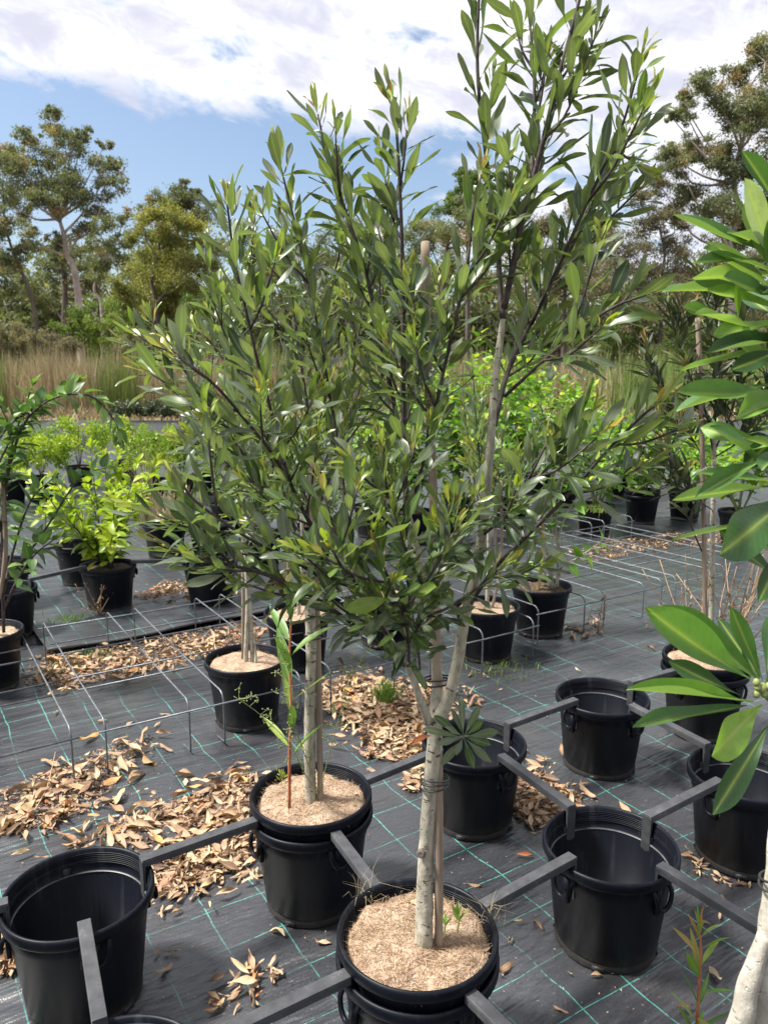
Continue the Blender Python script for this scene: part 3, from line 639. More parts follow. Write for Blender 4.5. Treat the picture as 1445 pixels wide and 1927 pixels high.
def mulch(potobj, mat='coir', z=.295, r=.184, fibres=0, seed=1, dome=.012, name='coir_mulch'):
    rg = np.random.default_rng(seed); n = 40; V = [(0, 0, z+dome)]; F = []; rings = 12
    for i in range(1, rings+1):
        q = i/rings
        for j in range(n):
            a = j*2*math.pi/n; rr = r*(q*1.07 if i < rings else .90)*.985
            h = z+dome*(1-q*q)+.019*mnoise.noise(Vector((rr*math.cos(a)*14, rr*math.sin(a)*14, seed)))+.006*mnoise.noise(Vector((rr*math.cos(a)*45, rr*math.sin(a)*45, seed)))
            V.append((rr*math.cos(a), rr*math.sin(a), h if i < rings else z-.03))
    for j in range(n): F.append((0, 1+j, 1+(j+1) % n))
    for i in range(rings-1):
        for j in range(n):
            k = (j+1) % n; F.append((1+i*n+j, 1+i*n+n+j, 1+i*n+n+k, 1+i*n+k))
    m = link(name, mesh(name, V, F, mat), potobj)
    if fibres:
        th = rg.random(fibres)*6.283; rr = r*.93*np.sqrt(rg.random(fibres)); P = np.stack([rr*np.cos(th), rr*np.sin(th), np.full(fibres, z+dome*.6)], 1)
        for k in range(fibres): P[k, 2] = z+dome*(1-(rr[k]/r)**2)+.017*mnoise.noise(Vector((P[k, 0]*14, P[k, 1]*14, seed)))
        C = P+np.array([0, 0, .002]); d = rg.normal(size=(fibres, 3)); d[:, 2] = np.abs(d[:, 2])*.35; d /= np.linalg.norm(d, axis=1)[:, None]
        L = rg.uniform(.010, .034, fibres)[:, None]; s = np.cross(d, rg.normal(size=(fibres, 3))); s /= np.linalg.norm(s, axis=1)[:, None]; s *= .0006
        bend = rg.normal(size=(fibres, 3))*.006; bend[:, 2] = -np.abs(bend[:, 2])*.5
        V = np.stack([C-s, C+s, C+d*L*.6+s, C+d*L*.6-s, C+d*L+bend+s*.4, C+d*L+bend-s*.4], 1).reshape(-1, 3)
        b = np.arange(fibres)[:, None]*6; F = np.concatenate([b+np.array([[0, 1, 2, 3]]), b+np.array([[3, 2, 4, 5]])])
        stuff(link('coir_fibres', mesh('coir_fibres', V, F, 'dry', {'tone': np.repeat(np.clip(rg.normal(.5, .16, fibres), .1, .75), 6), 'rib': np.zeros(6*fibres)}), m))
    return m
S = .74
ROWS = 'black pots joined by plastic bars'
P_A = np.array([.686, 2.112, 0]); P_B = np.array([.347, 2.756, 0]); P_C = np.array([.961, 3.185, 0]); P_D = LT(-.02, .735); P_J = np.array([1.55, 3.52, 0])
P_F = np.array([.082, 1.672, 0]); P_M = np.array([-.238, 2.30, 0]); P_L = np.array([-.842, 1.895, 0]); P_N = G(285, 1906, .329)*np.array([1, 1, 0])-np.array([.02, .2, 0]); P_R = LT(.74, -.72); P_E = LT(.74, .02); P_K = LT(-.70, -2.12); P_Q = LT(.0, 1.5)
pot(P_A, 'empty black pot right of the front planted pot, two bars hooked inside', ROWS)
pot(P_B, 'empty black pot half hidden behind the pale trunk of the front tree', ROWS)
pot(P_C, 'empty black pot, farthest of the empty joined pots at centre right', ROWS)
pot(P_D, 'empty black pot cut by the right edge under the big drooping leaf', ROWS)
pot(P_L, 'large empty black pot at lower left, deep dark inside', ROWS)
pot(P_N, 'black pot whose rim just shows at the bottom edge, left of centre', ROWS)
def double(pos, lab_in, lab_out, rot=.2, lift=.056, **kw):
    pot(pos, lab_out, 'outer pots holding a planted pot')
    p = pot(pos+np.array([0, 0, lift]), lab_in, 'planted pots sunk into outer pots', 0, True, .985, rot); mulch(p, **kw); return p
double(P_F, 'planted inner pot nearest the camera, filled with coir mulch', 'outer black pot nearest the camera at bottom centre', fibres=2600, seed=2, z=.293)
double(P_M, 'planted inner pot with weeds and coir, left of the front tree', 'outer black pot holding the weedy planted pot left of centre', fibres=1500, seed=3, z=.290)
double(P_J, 'planted inner pot with leaf-strewn mulch behind the big right leaves', 'outer black pot behind the big right leaves', fibres=700, seed=4, z=.29)
double(P_R, 'inner pot of the near right tree, below the frame edge', 'outer pot of the near right tree, below the frame edge', fibres=0, seed=5)
def bar(p, q, pin, qin, label):               # a channel bar between two pots; pin/qin: hook reaches inside an empty pot
    p = np.array(p[:2]); q = np.array(q[:2]); d = q-p; Ln = np.linalg.norm(d); d /= Ln
    a0 = .172 if pin else .196; b0 = Ln-(.172 if qin else .196); z = .3335
    root = thing('pot_link_bar', label, 'bar', (p[0], p[1], z), 'plastic bars linking the pots')
    root.rotation_euler = (0, 0, math.atan2(d[1], d[0])); w = .0165
    parts = [box(a0, b0, -w, w, .020, .0245), box(a0, b0, -w, -w+.004, .0005, .0200), box(a0, b0, w-.004, w, .0005, .0200), box(a0+.02, b0-.02, -.003, .003, .006, .0195)]
    me = mesh('rail', *join(parts), 'bar', flat=True); o = link('rail', me, root)
    bv = o.modifiers.new('edge', 'BEVEL'); bv.width = .0018; bv.segments = 2
    def hook(x, s, deep):
        V, F = join([box(x-.0025, x+.0025, -w, w, -deep, .0195), box(min(x, x+s*.006), max(x, x+s*.006), -w, -w+.004, -deep, .0005), box(min(x, x+s*.006), max(x, x+s*.006), w-.004, w, -deep, .0005)])
        V = V.copy(); V[:, 0] -= s*.0*(V[:, 2]); h = link('hook', mesh('hook', V, F, 'bar', flat=True), root)
        b2 = h.modifiers.new('edge', 'BEVEL'); b2.width = .001; b2.segments = 2
    if pin: hook(a0+.0025, 1, .112)
    if qin: hook(b0-.0025, -1, .112)
for a, b, i, j, lab in [
    (P_F, P_A, 0, 1, 'bar from the front planted pot to the empty pot on its right'), (P_M, P_F, 0, 0, 'bar between the weedy planted pot and the front planted pot'),
    (P_M, P_L, 0, 1, 'bar from the weedy planted pot to the large empty pot at lower left'), (P_M, P_B, 0, 1, 'bar from the weedy planted pot towards the pot behind the trunk'),
    (P_B, P_A, 1, 1, 'bar joining the two empty pots right of the trunk'), (P_B, P_C, 1, 1, 'bar between the pot behind the trunk and the farthest empty pot'),
    (P_C, P_D, 1, 1, 'bar from the farthest empty pot to the right-edge pot'), (P_C, P_J, 1, 0, 'bar from the farthest empty pot to the planted pot behind the big leaves'),
    (P_A, P_D, 1, 1, 'bar from the front right empty pot to the right-edge pot'), (P_A, P_E, 1, 1, 'bar leaving the front right empty pot towards the lower right'),
    (P_F, P_N, 0, 1, 'bar running down left from the front planted pot to the bottom edge'), (P_F, P_R, 0, 0, 'bar running down right from the front planted pot'),
    (P_L, P_N, 1, 1, 'bar hanging over the front rim of the large lower left pot'), (P_L, P_K, 1, 1, 'short end of bar leaving the large pot at the left edge'),
    (P_D, P_Q, 1, 1, 'bar hooked in the right-edge pot leading out of the picture')]: bar(a, b, i, j, lab)
pot(P_E, 'empty pot just outside the lower right corner', ROWS); pot(P_K, 'empty pot just outside the left edge', ROWS); pot(P_Q, 'empty pot just outside the right edge', ROWS)

# planted pots standing in the wire frames and behind
def single(pos, label, mat='coir', fib=500, seed=1, detail=True, **kw):
    p = pot(pos, label, 'single planted pots further back', 2, detail, rot=seed*.7); mulch(p, mat, .292, .183, fib, seed, name='coir_mulch' if mat == 'coir' else 'soil', **kw); return p
P_T3 = LT(-2.02, -.345); P_T4 = LT(-2.56, .21); P_H = LT(-2.05, 1.235); P_I = LT(-2.2, 1.83); P_b = LT(-3.17, -1.40); P_sh = np.array([-2.03, 5.49, 0]); P_H2 = LT(-2.60, .85)
single(P_T3, 'planted black pot with smooth coir and twin trunks, in left wire frame', seed=21)
single(P_T4, 'planted black pot behind the weedy pot, in left wire frame', seed=22)
single(P_H, 'planted pot with two thin canes, in middle wire frame', seed=23)
single(P_I, 'pot of bare dark soil with yellow cane, in right wire frame', 'soil', 0, 24)
single(P_b, 'planted pot with sandy coir at the left edge', seed=25)
single(P_sh, 'black pot of the lime-green shrub', 'soil', 0, 26)
single(P_H2, 'planted pot half hidden behind the front trunk', seed=27)
for i, (X, Y, lab) in enumerate([(8, 1106, 'empty black pot at left edge above the sandy planted pot'), (4, 1056, 'small-looking empty pot at left edge below the arching leaves'), (150, 1022, 'pot partly hidden behind the lime-green shrub'), (310, 985, 'empty black pot right of the lime-green shrub'), (395, 1058, 'pot behind the lower left branch of the main tree'), (395, 985, 'pot in the back row behind the left branch')]):
    pot(G(X, Y, .329)*np.array([1, 1, 0]), lab, 'pots in the rows at the back left', 2, False)
def pbar(p, q, lab): bar(G(*p, .329), G(*q, .329), 1, 1, lab)
pbar((8, 1106), (203, 1062), 'thin-looking bar from left-edge pot to the lime-green shrub pot'); pbar((4, 1056), (150, 1022), 'bar behind the lime-green shrub at left')
pbar((203, 1062), (395, 1058), 'bar from lime-green shrub pot towards the right'); pbar((310, 985), (395, 985), 'short bar at the back right of the lime-green shrub')

# ---------------------------------------------------------------- wire frames
def wire_frame(label, us, vs, h=.26, r=.0044, corner=.045):
    c = LT(us[0], vs[0]); root = thing('wire_frame', label, 'wire frame', c, 'bent wire mesh frames over the pots'); rg = random.Random(len(label))
    def add(P, name='wire'): add_stem(root, P, r, 'wire', name, 6)
    for v in vs:
        j = rg.uniform(-.008, .008)
        path = [LT(us[-1]+.05, v+j, .004), LT(us[-1]-.004, v+j, .012), LT(us[-1], v+j, .03), LT(us[-1], v+j, h*.5), LT(us[-1], v+j, h-corner)]
        for a in (20, 45, 70): A = math.radians(a); path.append(LT(us[-1]+corner*(1-math.cos(A)), v+j, h-corner+corner*math.sin(A)))
        path += [LT(us[-1]+corner, v+j, h), LT((us[0]+us[-1])/2, v+j, h-rg.uniform(.0, .010)), LT(us[0]-corner, v+j, h)]
        for a in (70, 45, 20): A = math.radians(a); path.append(LT(us[0]-corner*(1-math.cos(A)), v+j, h-corner+corner*math.sin(A)))
        path += [LT(us[0], v+j, h-corner), LT(us[0], v+j, h*.5), LT(us[0], v+j, .03), LT(us[0]-.004, v+j, .012), LT(us[0]-.10, v+j, .004)]
        add(path)
    for k, u in enumerate(us):
        z = h-.012 if k in (0, len(us)-1) else h-.0066
        uu = u+.002 if k == 0 else u
        if k in (0, len(us)-1): z = h-corner
        uo = (r*2.05 if k == 0 else (-r*2.05 if k == len(us)-1 else 0))
        add([LT(u+uo, vs[0]-.03, z), LT(u+uo, (vs[0]+vs[-1])/2, z-rg.uniform(0, .006)), LT(u+uo, vs[-1]+.03, z)])
US = [-1.82, -2.23, -2.39, -2.77, -2.96, -3.38]
wire_frame('wire mesh frame over dry leaves, holding the pot with twin trunks', US, [-1.07, -.71, -.54, -.14, .02, .41])
wire_frame('wire mesh frame at the left edge in front of the sandy planted pot', US, [-2.7, -2.32, -2.15, -1.77, -1.6, -1.21])
wire_frame('wire mesh frame behind the front trunk around the pot with canes', [u-.02 for u in US], [.66, 1.035, 1.435])
wire_frame('wire mesh frame right of the trunk around the bare soil pot', [u-.18 for u in US], [1.625, 2.03, 2.22, 2.62, 2.81])
wire_frame('wire mesh frame on open mat behind the dry weeds at right', [u-.18 for u in US], [2.98, 3.37, 3.54, 3.93, 4.1])
wire_frame('far wire mesh frame in front of the back row pots at right', [u-1.9 for u in US], [3.0, 3.4, 3.57, 3.97, 4.14, 4.55])

# ---------------------------------------------------------------- potted trees
def px_stem(pts): return crom([W(X, Y, y) for X, Y, y in pts], 5)
def shoots(P, rg, n, t0=.3, ln=(.10, .24), ang=(28, 50), upw=.35):
    out = []; P = np.asarray(P); T = np.gradient(P, axis=0)
    for i in range(n):
        f = t0+(.80-t0)*(i+rg.random())/n; k = min(len(P)-2, int(f*(len(P)-1))); p = P[k]; t = T[k]/np.linalg.norm(T[k])
        a = np.cross(t, UP+.01); a /= np.linalg.norm(a); b = np.cross(t, a); ph = rg.random()*6.283; A = math.radians(rg.uniform(*ang))
        d = t*math.cos(A)+(math.cos(ph)*a+math.sin(ph)*b)*math.sin(A); l = rg.uniform(*ln)*(1.15-.5*f)
        e = d+UP*upw; e /= np.linalg.norm(e)
        out.append(crom([p, p+d*l*.45, p+d*l*.45+e*l*.55], 3))
    return out
def potted_tree(name, label, base, trunk, stems, kind, rg, leafargs, nshoot, cap=300, bark='bark', twig='twig', r_trunk=.022, group=None, shoot_args={}, shoot_leaf=None):
    root = thing(name, label, 'tree', base, group); L = []
    for i, (P, r) in enumerate(trunk): add_stem(root, P, r, bark, 'trunk' if i == 0 else 'limb', 12 if i == 0 else 10)
    for P, r0, r1, t0, ns in stems:
        add_stem(root, P, np.linspace(r0*.72, r1*.7, len(P)), twig, 'branch', 7)
        la = dict(leafargs)
        if ns <= 1: la.update(spacing=.026, L=(.085, .13), ang=(22, 48))
        elif P[-1][2] > 2.2 and P[0][1] < 2: la.update(spacing=la['spacing']*1.35, L=(.07, .128))
        L += leaves_on(P, rg, t0=t0, **la)
        sa = dict(shoot_args)
        if P[-1][2] > 2.2 and P[0][1] < 3: sa.update(ln=(.09, .18), ang=(20, 38), upw=.8)
        for Q in shoots(P, rg, ns+(2 if ns > 3 else 1), max(t0*.7, .15), **sa):
            add_stem(root, Q, [.0032, .0018], twig, 'twig', 5)
            L += leaves_on(Q, rg, t0=.12, **(shoot_leaf or leafargs))
    add_leaves(root, kind, L, cap); return root, L
rg = random.Random(21)
yF = 1.672
t0 = np.array([P_F[0]-.005, yF, .32])
TRUNK = crom([W(797, 1765, yF-.02), W(800, 1650, yF), W(804, 1560, yF), W(812, 1450, yF), W(818, 1400, yF), W(816, 1365, yF)], 5)
TRUNK = np.concatenate([[TRUNK[0]-np.array([0, 0, .10])], TRUNK])
LIMB_R = px_stem([(816, 1368, yF), (842, 1318, yF), (862, 1240, yF-.02), (874, 1165, yF-.04), (895, 1080, yF-.05), (910, 980, yF-.05), (922, 840, yF-.05), (931, 720, yF-.05), (941, 640, yF-.04), (946, 600, yF-.04)])
LIMB_M = px_stem([(816, 1372, yF), (822, 1300, yF+.04), (818, 1220, yF+.07), (800, 1120, yF+.08), (778, 1010, yF+.08), (766, 965, yF+.08)])
LIMB_L = px_stem([(812, 1375, yF), (792, 1320, yF-.02), (770, 1262, yF-.03), (735, 1205, yF-.05)])
def st(pts, r0, r1, t0, ns): return (px_stem(pts), r0, r1, t0, ns)
a = yF
STEMS = [
 st([(946, 600, a-.04), (940, 540, a-.02), (934, 430, a), (915, 300, a+.02), (898, 130, a+.03), (903, -60, a+.04)], .0095, .004, .30, 1),
 st([(948, 580, a-.05), (965, 500, a-.08), (985, 400, a-.10), (1015, 290, a-.10), (1045, 165, a-.10), (1075, 55, a-.10), (1100, -40, a-.10)], .010, .004, .10, 6),
 st([(1000, 340, a-.1), (1005, 220, a-.06), (1003, 110, a-.04), (990, -10, a-.02)], .006, .003, .05, 2),
 st([(930, 800, a-.04), (952, 710, a+.02), (985, 635, a+.05), (1040, 530, a+.08), (1085, 430, a+.10), (1140, 330, a+.12), (1185, 240, a+.12)], .009, .003, .12, 5),
 st([(1000, 610, a+.05), (1060, 480, a-.05), (1105, 380, a-.10), (1150, 290, a-.12), (1185, 300, a-.14)], .006, .003, .2, 3),
 st([(950, 745, a), (1010, 690, a-.12), (1080, 630, a-.18), (1150, 580, a-.2), (1215, 555, a-.2)], .006, .003, .25, 2),
 st([(876, 1150, a-.04), (930, 1070, a-.10), (1000, 1000, a-.16), (1070, 930, a-.2), (1140, 850, a-.22), (1200, 790, a-.24), (1235, 760, a-.24)], .007, .003, .10, 2),
 st([(905, 1010, a-.05), (960, 960, a-.12), (1000, 890, a-.2), (1030, 830, a-.22)], .005, .003, .15, 2),
 st([(766, 968, a+.08), (760, 850, a+.08), (759, 740, a+.08), (759, 620, a+.06), (757, 480, a+.05), (752, 350, a+.05), (745, 230, a+.05), (738, 190, a+.05)], .0105, .003, .15, 6),
 st([(768, 975, a+.06), (790, 890, a), (815, 790, a-.04), (838, 680, a-.06), (862, 580, a-.08), (880, 490, a-.08), (890, 400, a-.08), (905, 330, a-.08)], .0075, .003, .15, 6),
 st([(764, 930, a+.1), (745, 780, a+.14), (715, 640, a+.16), (690, 520, a+.16), (655, 410, a+.16), (620, 310, a+.16), (598, 215, a+.16)], .0085, .003, .12, 7),
 st([(740, 1210, a-.04), (700, 1150, a+.02), (650, 1080, a+.04), (600, 1010, a+.05), (570, 960, a+.05), (540, 890, a+.02), (512, 780, a), (485, 680, a-.02), (462, 580, a-.04), (442, 490, a-.05), (428, 385, a-.05)], .0090, .003, .22, 7),
 st([(680, 1120, a+.02), (655, 990, a+.10), (640, 870, a+.14), (622, 750, a+.16), (598, 620, a+.16), (570, 480, a+.16), (545, 380, a+.15), (525, 300, a+.15)], .0080, .003, .15, 6),
 st([(540, 900, a), (510, 850, a-.08), (470, 800, a-.12), (415, 735, a-.16), (375, 700, a-.18), (330, 668, a-.18)], .006, .003, .15, 3),
 st([(765, 1255, a-.03), (690, 1195, a-.14), (600, 1130, a-.20), (510, 1085, a-.24), (420, 1060, a-.26), (345, 1042, a-.28), (318, 1030, a-.28)], .0072, .003, .25, 2),
 st([(640, 1110, a-.05), (560, 1060, a-.16), (480, 1020, a-.22), (410, 975, a-.26), (365, 940, a-.28), (345, 915, a-.28)], .006, .003, .12, 2),
 st([(740, 1215, a-.05), (700, 1150, a-.20), (660, 1080, a-.26), (630, 1000, a-.3), (610, 930, a-.3)], .006, .003, .15, 4),
 st([(770, 1250, a), (765, 1180, a-.2), (740, 1110, a-.28), (715, 1050, a-.3)], .005, .003, .15, 3),
 st([(815, 1120, a+.05), (835, 1060, a-.1), (850, 1010, a-.16), (845, 950, a-.2)], .005, .003, .1, 2),
 st([(780, 1040, a+.05), (755, 1000, a-.10), (730, 930, a-.16), (720, 850, a-.18)], .005, .003, .1, 2),
 st([(790, 1260, a), (785, 1180, a-.14), (800, 1110, a-.18), (830, 1050, a-.18)], .004, .003, .15, 2),
]
LA = dict(spacing=.0135, L=(.066, .124), ang=(30, 68), tones=(.0, .62), tiptones=(.76, .97), nv=8)
tree_main, LL = potted_tree('potted_tree', 'large leathery-leaved tree growing in the front planted pot', (P_F[0], yF, .34),
    [(TRUNK, [.0225, .021, .0185, .0175, .017, .018, .0165]), (LIMB_R, np.linspace(.0150, .0062, len(LIMB_R))), (LIMB_M, np.linspace(.0150, .0075, len(LIMB_M))), (LIMB_L, np.linspace(.0115, .0062, len(LIMB_L)))],
    STEMS, 'main', rg, LA, 0, 300, 'bark', shoot_leaf=dict(spacing=.0112, L=(.058, .104), ang=(34, 70), tones=(.0, .62), tiptones=(.68, .92), nv=8))
# leafy rosette sprouting low on the trunk
def rosette(root, kind, c, axis, n, L, tones, rg, ang=(50, 85), cap=300, wide=1.0):
    axis = np.array(axis, float); axis /= np.linalg.norm(axis); a = np.cross(axis, UP+.01); a /= np.linalg.norm(a); b = np.cross(axis, a); out = []
    for i in range(n):
        ph = i*2.4; A = math.radians(ang[0]+(ang[1]-ang[0])*(1-i/n)); rad = math.cos(ph)*a+math.sin(ph)*b
        l = rg.uniform(*L)*(1-.35*i/n)
        out.append((frame(axis*math.cos(A)+rad*math.sin(A)+rvec(rg)*.05, axis+rvec(rg)*.1, l, np.array(c)+axis*.002*i, wide), rg.randrange(6), rg.uniform(*tones), l))
    add_leaves(root, kind, out, cap, rest='rosette_leaves')
c = W(872, 1388, yF-.10)
add_stem(tree_main, crom([W(820, 1390, yF), W(848, 1395, yF-.05), c], 3), [.004, .003], 'twig', 'twig', 5)
rosette(tree_main, 'main', c, CAMP-c+np.array([0, 0, .3]), 14, (.085, .105), (.15, .5), rg)
ml = leaf_geo('obovate', .36, .3, .3, .2)
link('leaf', K['main'].me(1, 1.0), tree_main, frame(W(770, 1392, yF-.1)-W(812, 1384, yF-.04), np.array([0, -.6, 1.0]), .065, W(812, 1384, yF-.04)-np.array(tree_main.location)))
for X, Y, l, t, d in [(668, 1155, .075, .70, (-.9, -.35, -.25)), (735, 1145, .07, .66, (.8, -.5, .2))]:
    p = W(745, 1120, yF-.3); link('leaf', K['main'].me(2, t), tree_main, frame(np.array(d), np.array([0, -.8, .7]), l+.03, p-np.array(tree_main.location), 1.2))
# knot on the trunk
kn = W(792, 1607, yF-.021)
V, F = lathe([(.0002, .004), (.0035, .003), (.007, .0055), (.0095, .003), (.011, -.004)], 14); Rm = Vector((-.3, -1, .25)).to_track_quat('Z', 'Y').to_matrix()
link('knot', mesh('knot', (np.array(Rm)@V.T).T+kn-np.array(tree_main.location), F, 'darkbark'), tree_main)

# second tree, behind left
rg = random.Random(33); b = P_M[1]
TR2 = crom([np.array([P_M[0], b, .28]), W(584, 1480, b), W(583, 1350, b), W(586, 1230, b), W(582, 1130, b), W(575, 1050, b)], 5)
S2 = [st([(578, 1080, b), (545, 960, b+.05), (500, 830, b+.1), (450, 700, b+.12), (400, 560, b+.12), (390, 470, b+.12)], .009, .003, .15, 6),
 st([(578, 1070, b), (590, 930, b+.1), (580, 780, b+.15), (560, 640, b+.18), (545, 520, b+.2), (530, 420, b+.2)], .009, .003, .15, 6),
 st([(560, 1000, b), (490, 900, b-.05), (420, 800, b-.08), (350, 700, b-.1), (305, 640, b-.1), (285, 600, b-.1)], .008, .003, .2, 5),
 st([(585, 1000, b), (630, 870, b+.1), (660, 730, b+.14), (680, 580, b+.16), (690, 470, b+.16), (688, 400, b+.16)], .008, .003, .15, 6),
 st([(545, 960, b+.04), (500, 920, b-.1), (450, 890, b-.14), (400, 850, b-.16), (350, 830, b-.18)], .005, .003, .15, 3),
 st([(520, 870, b+.05), (470, 750, b+.2), (440, 620, b+.24), (470, 500, b+.25), (480, 400, b+.25)], .006, .003, .15, 5),
 st([(590, 930, b+.1), (630, 800, b+.2), (610, 680, b+.26), (620, 560, b+.3), (640, 470, b+.3), (650, 380, b+.3)], .006, .003, .15, 5),
 st([(640, 850, b+.1), (700, 760, b+.2), (730, 650, b+.25), (720, 540, b+.25), (730, 450, b+.25)], .005, .003, .15, 4)]
potted_tree('potted_tree', 'yellower-tipped leathery tree in the weedy pot behind the front tree', (P_M[0], b, .34), [(TR2, np.linspace(.020, .015, len(TR2)))], S2, 'main', rg,
    dict(spacing=.0165, L=(.066, .112), ang=(28, 58), tones=(.05, .76), tiptones=(.7, .96), nv=8), 0, 300, 'bark', shoot_leaf=dict(spacing=.0145, L=(.06, .10), ang=(30, 62), tones=(.1, .8), nv=8))
# trees in the frames further back
for i, (pp, X, lab, sd) in enumerate([(P_T3, 458, 'leathery-leaved tree with twin trunks in the left wire frame', 5), (P_T4, 565, 'leathery-leaved tree behind the weedy pot in the left wire frame', 6), (P_H2, 830, 'leathery-leaved tree hidden behind the front trunk', 8), (P_H, 935, 'thin young tree tied to canes in the middle wire frame', 7)]):
    rg = random.Random(sd); y = pp[1]; g = np.array([pp[0], y, .28]); top = np.array([pp[0]+rg.uniform(-.06, .06), y, 1.0])
    tr = [(crom([g, (g+top)/2+np.array([.015, 0, 0]), top], 5), [.013, .010])]
    if i == 0: tr.append((crom([g+np.array([.035, .0, 0]), g+np.array([.03, 0, .35]), top+np.array([-.01, 0, -.15])], 5), [.010, .008])); tr.append((crom([g+np.array([.055, -.02, 0]), g+np.array([.05, 0, .1]), g+np.array([.035, 0, .22])], 4), [.008, .006]))
    sm = []
    for k in range(7):
        az = k*2.4+rg.random(); sp = rg.uniform(.15, .38); h = rg.uniform(.55, 1.05); s0 = g+(top-g)*rg.uniform(.72, 1)
        e = np.array([math.cos(az)*sp, math.sin(az)*sp, 0]); sm.append((crom([s0, s0+e*.5+UP*h*.35, s0+e+UP*h], 5), .007, .003, .2, 3))
    potted_tree('potted_tree', lab, (pp[0], y, .29), tr, sm, 'main', rg, dict(spacing=.034, L=(.08, .125), ang=(30, 60), tones=(.1, .72), nv=6), 0, 300, 'bark', group='leathery-leaved trees standing in wire frames')

# staked tree with dark narrow leaves on the right
rg = random.Random(44); y = P_J[1]
TRJ = crom([np.array([P_J[0]+.02, y, .30]), W(1338, 1150, y), W(1340, 1000, y), W(1342, 900, y), W(1343, 800, y)], 5)
SJ = [st([(1330, 1060, y), (1300, 990, y-.05), (1268, 900, y-.1), (1250, 830, y-.1), (1240, 790, y-.1)], .006, .003, .3, 3),
 st([(1343, 860, y), (1325, 770, y), (1290, 690, y-.05), (1265, 610, y-.08), (1248, 550, y-.1)], .008, .003, .12, 5),
 st([(1343, 820, y), (1350, 720, y+.05), (1350, 620, y+.05), (1325, 560, y), (1312, 510, y)], .007, .003, .15, 5),
 st([(1343, 850, y), (1380, 760, y), (1395, 660, y), (1400, 560, y), (1395, 510, y)], .007, .003, .15, 5),
 st([(1340, 900, y), (1305, 830, y+.1), (1260, 760, y+.15), (1225, 700, y+.15), (1215, 650, y+.15)], .005, .003, .2, 3),
 st([(1345, 860, y), (1400, 820, y-.1), (1440, 740, y-.1), (1460, 650, y-.1)], .006, .003, .2, 4),
 st([(1340, 960, y), (1300, 930, y-.15), (1270, 880, y-.2), (1250, 850, y-.2)], .004, .003, .25, 2)]
potted_tree('potted_tree', 'dark narrow-leaved tree tied to a pale cane at right', (P_J[0], y, .34), [(TRJ, np.linspace(.014, .009, len(TRJ)))], SJ, 'dark', rg,
    dict(spacing=.0135, L=(.085, .14), ang=(35, 65), tones=(.05, .7), tiptones=(.75, 1), nv=4), 0, 300, 'bark')

# near tree at the right edge: big lush leaves close to the camera
y = 1.2; near = thing('potted_tree', 'near tree at the right edge with big lush leaves and cream trunk', 'tree', (P_R[0], P_R[1], .33))
TN = crom([P_R+np.array([0, 0, .29]), W(1400, 1990, 1.09), W(1428, 1900, 1.09), W(1456, 1720, 1.10), W(1472, 1560, 1.12), W(1476, 1380, 1.14), W(1480, 1290, 1.15)], 5)
add_stem(near, TN, [.024, .0225, .0215, .020, .019], 'bark_white', 'trunk', 16)
TN2 = crom([P_R+np.array([-.01, .0, .29]), W(1378, 1960, 1.075), W(1406, 1860, 1.08), W(1438, 1760, 1.09)], 5)
add_stem(near, TN2, [.020, .019, .017, .012], 'bark_white', 'limb', 12)
SN = crom([W(1480, 1295, 1.15), W(1482, 1100, 1.17), W(1478, 850, 1.2), W(1470, 600, 1.22), W(1452, 440, 1.22)], 4); add_stem(near, SN, [.010, .006], 'green_stem', 'branch', 8)
SN2 = crom([W(1482, 1330, 1.15), W(1455, 1318, 1.13), W(1432, 1290, 1.12)], 4); add_stem(near, SN2, [.010, .0085, .007], 'green_stem', 'branch', 8)
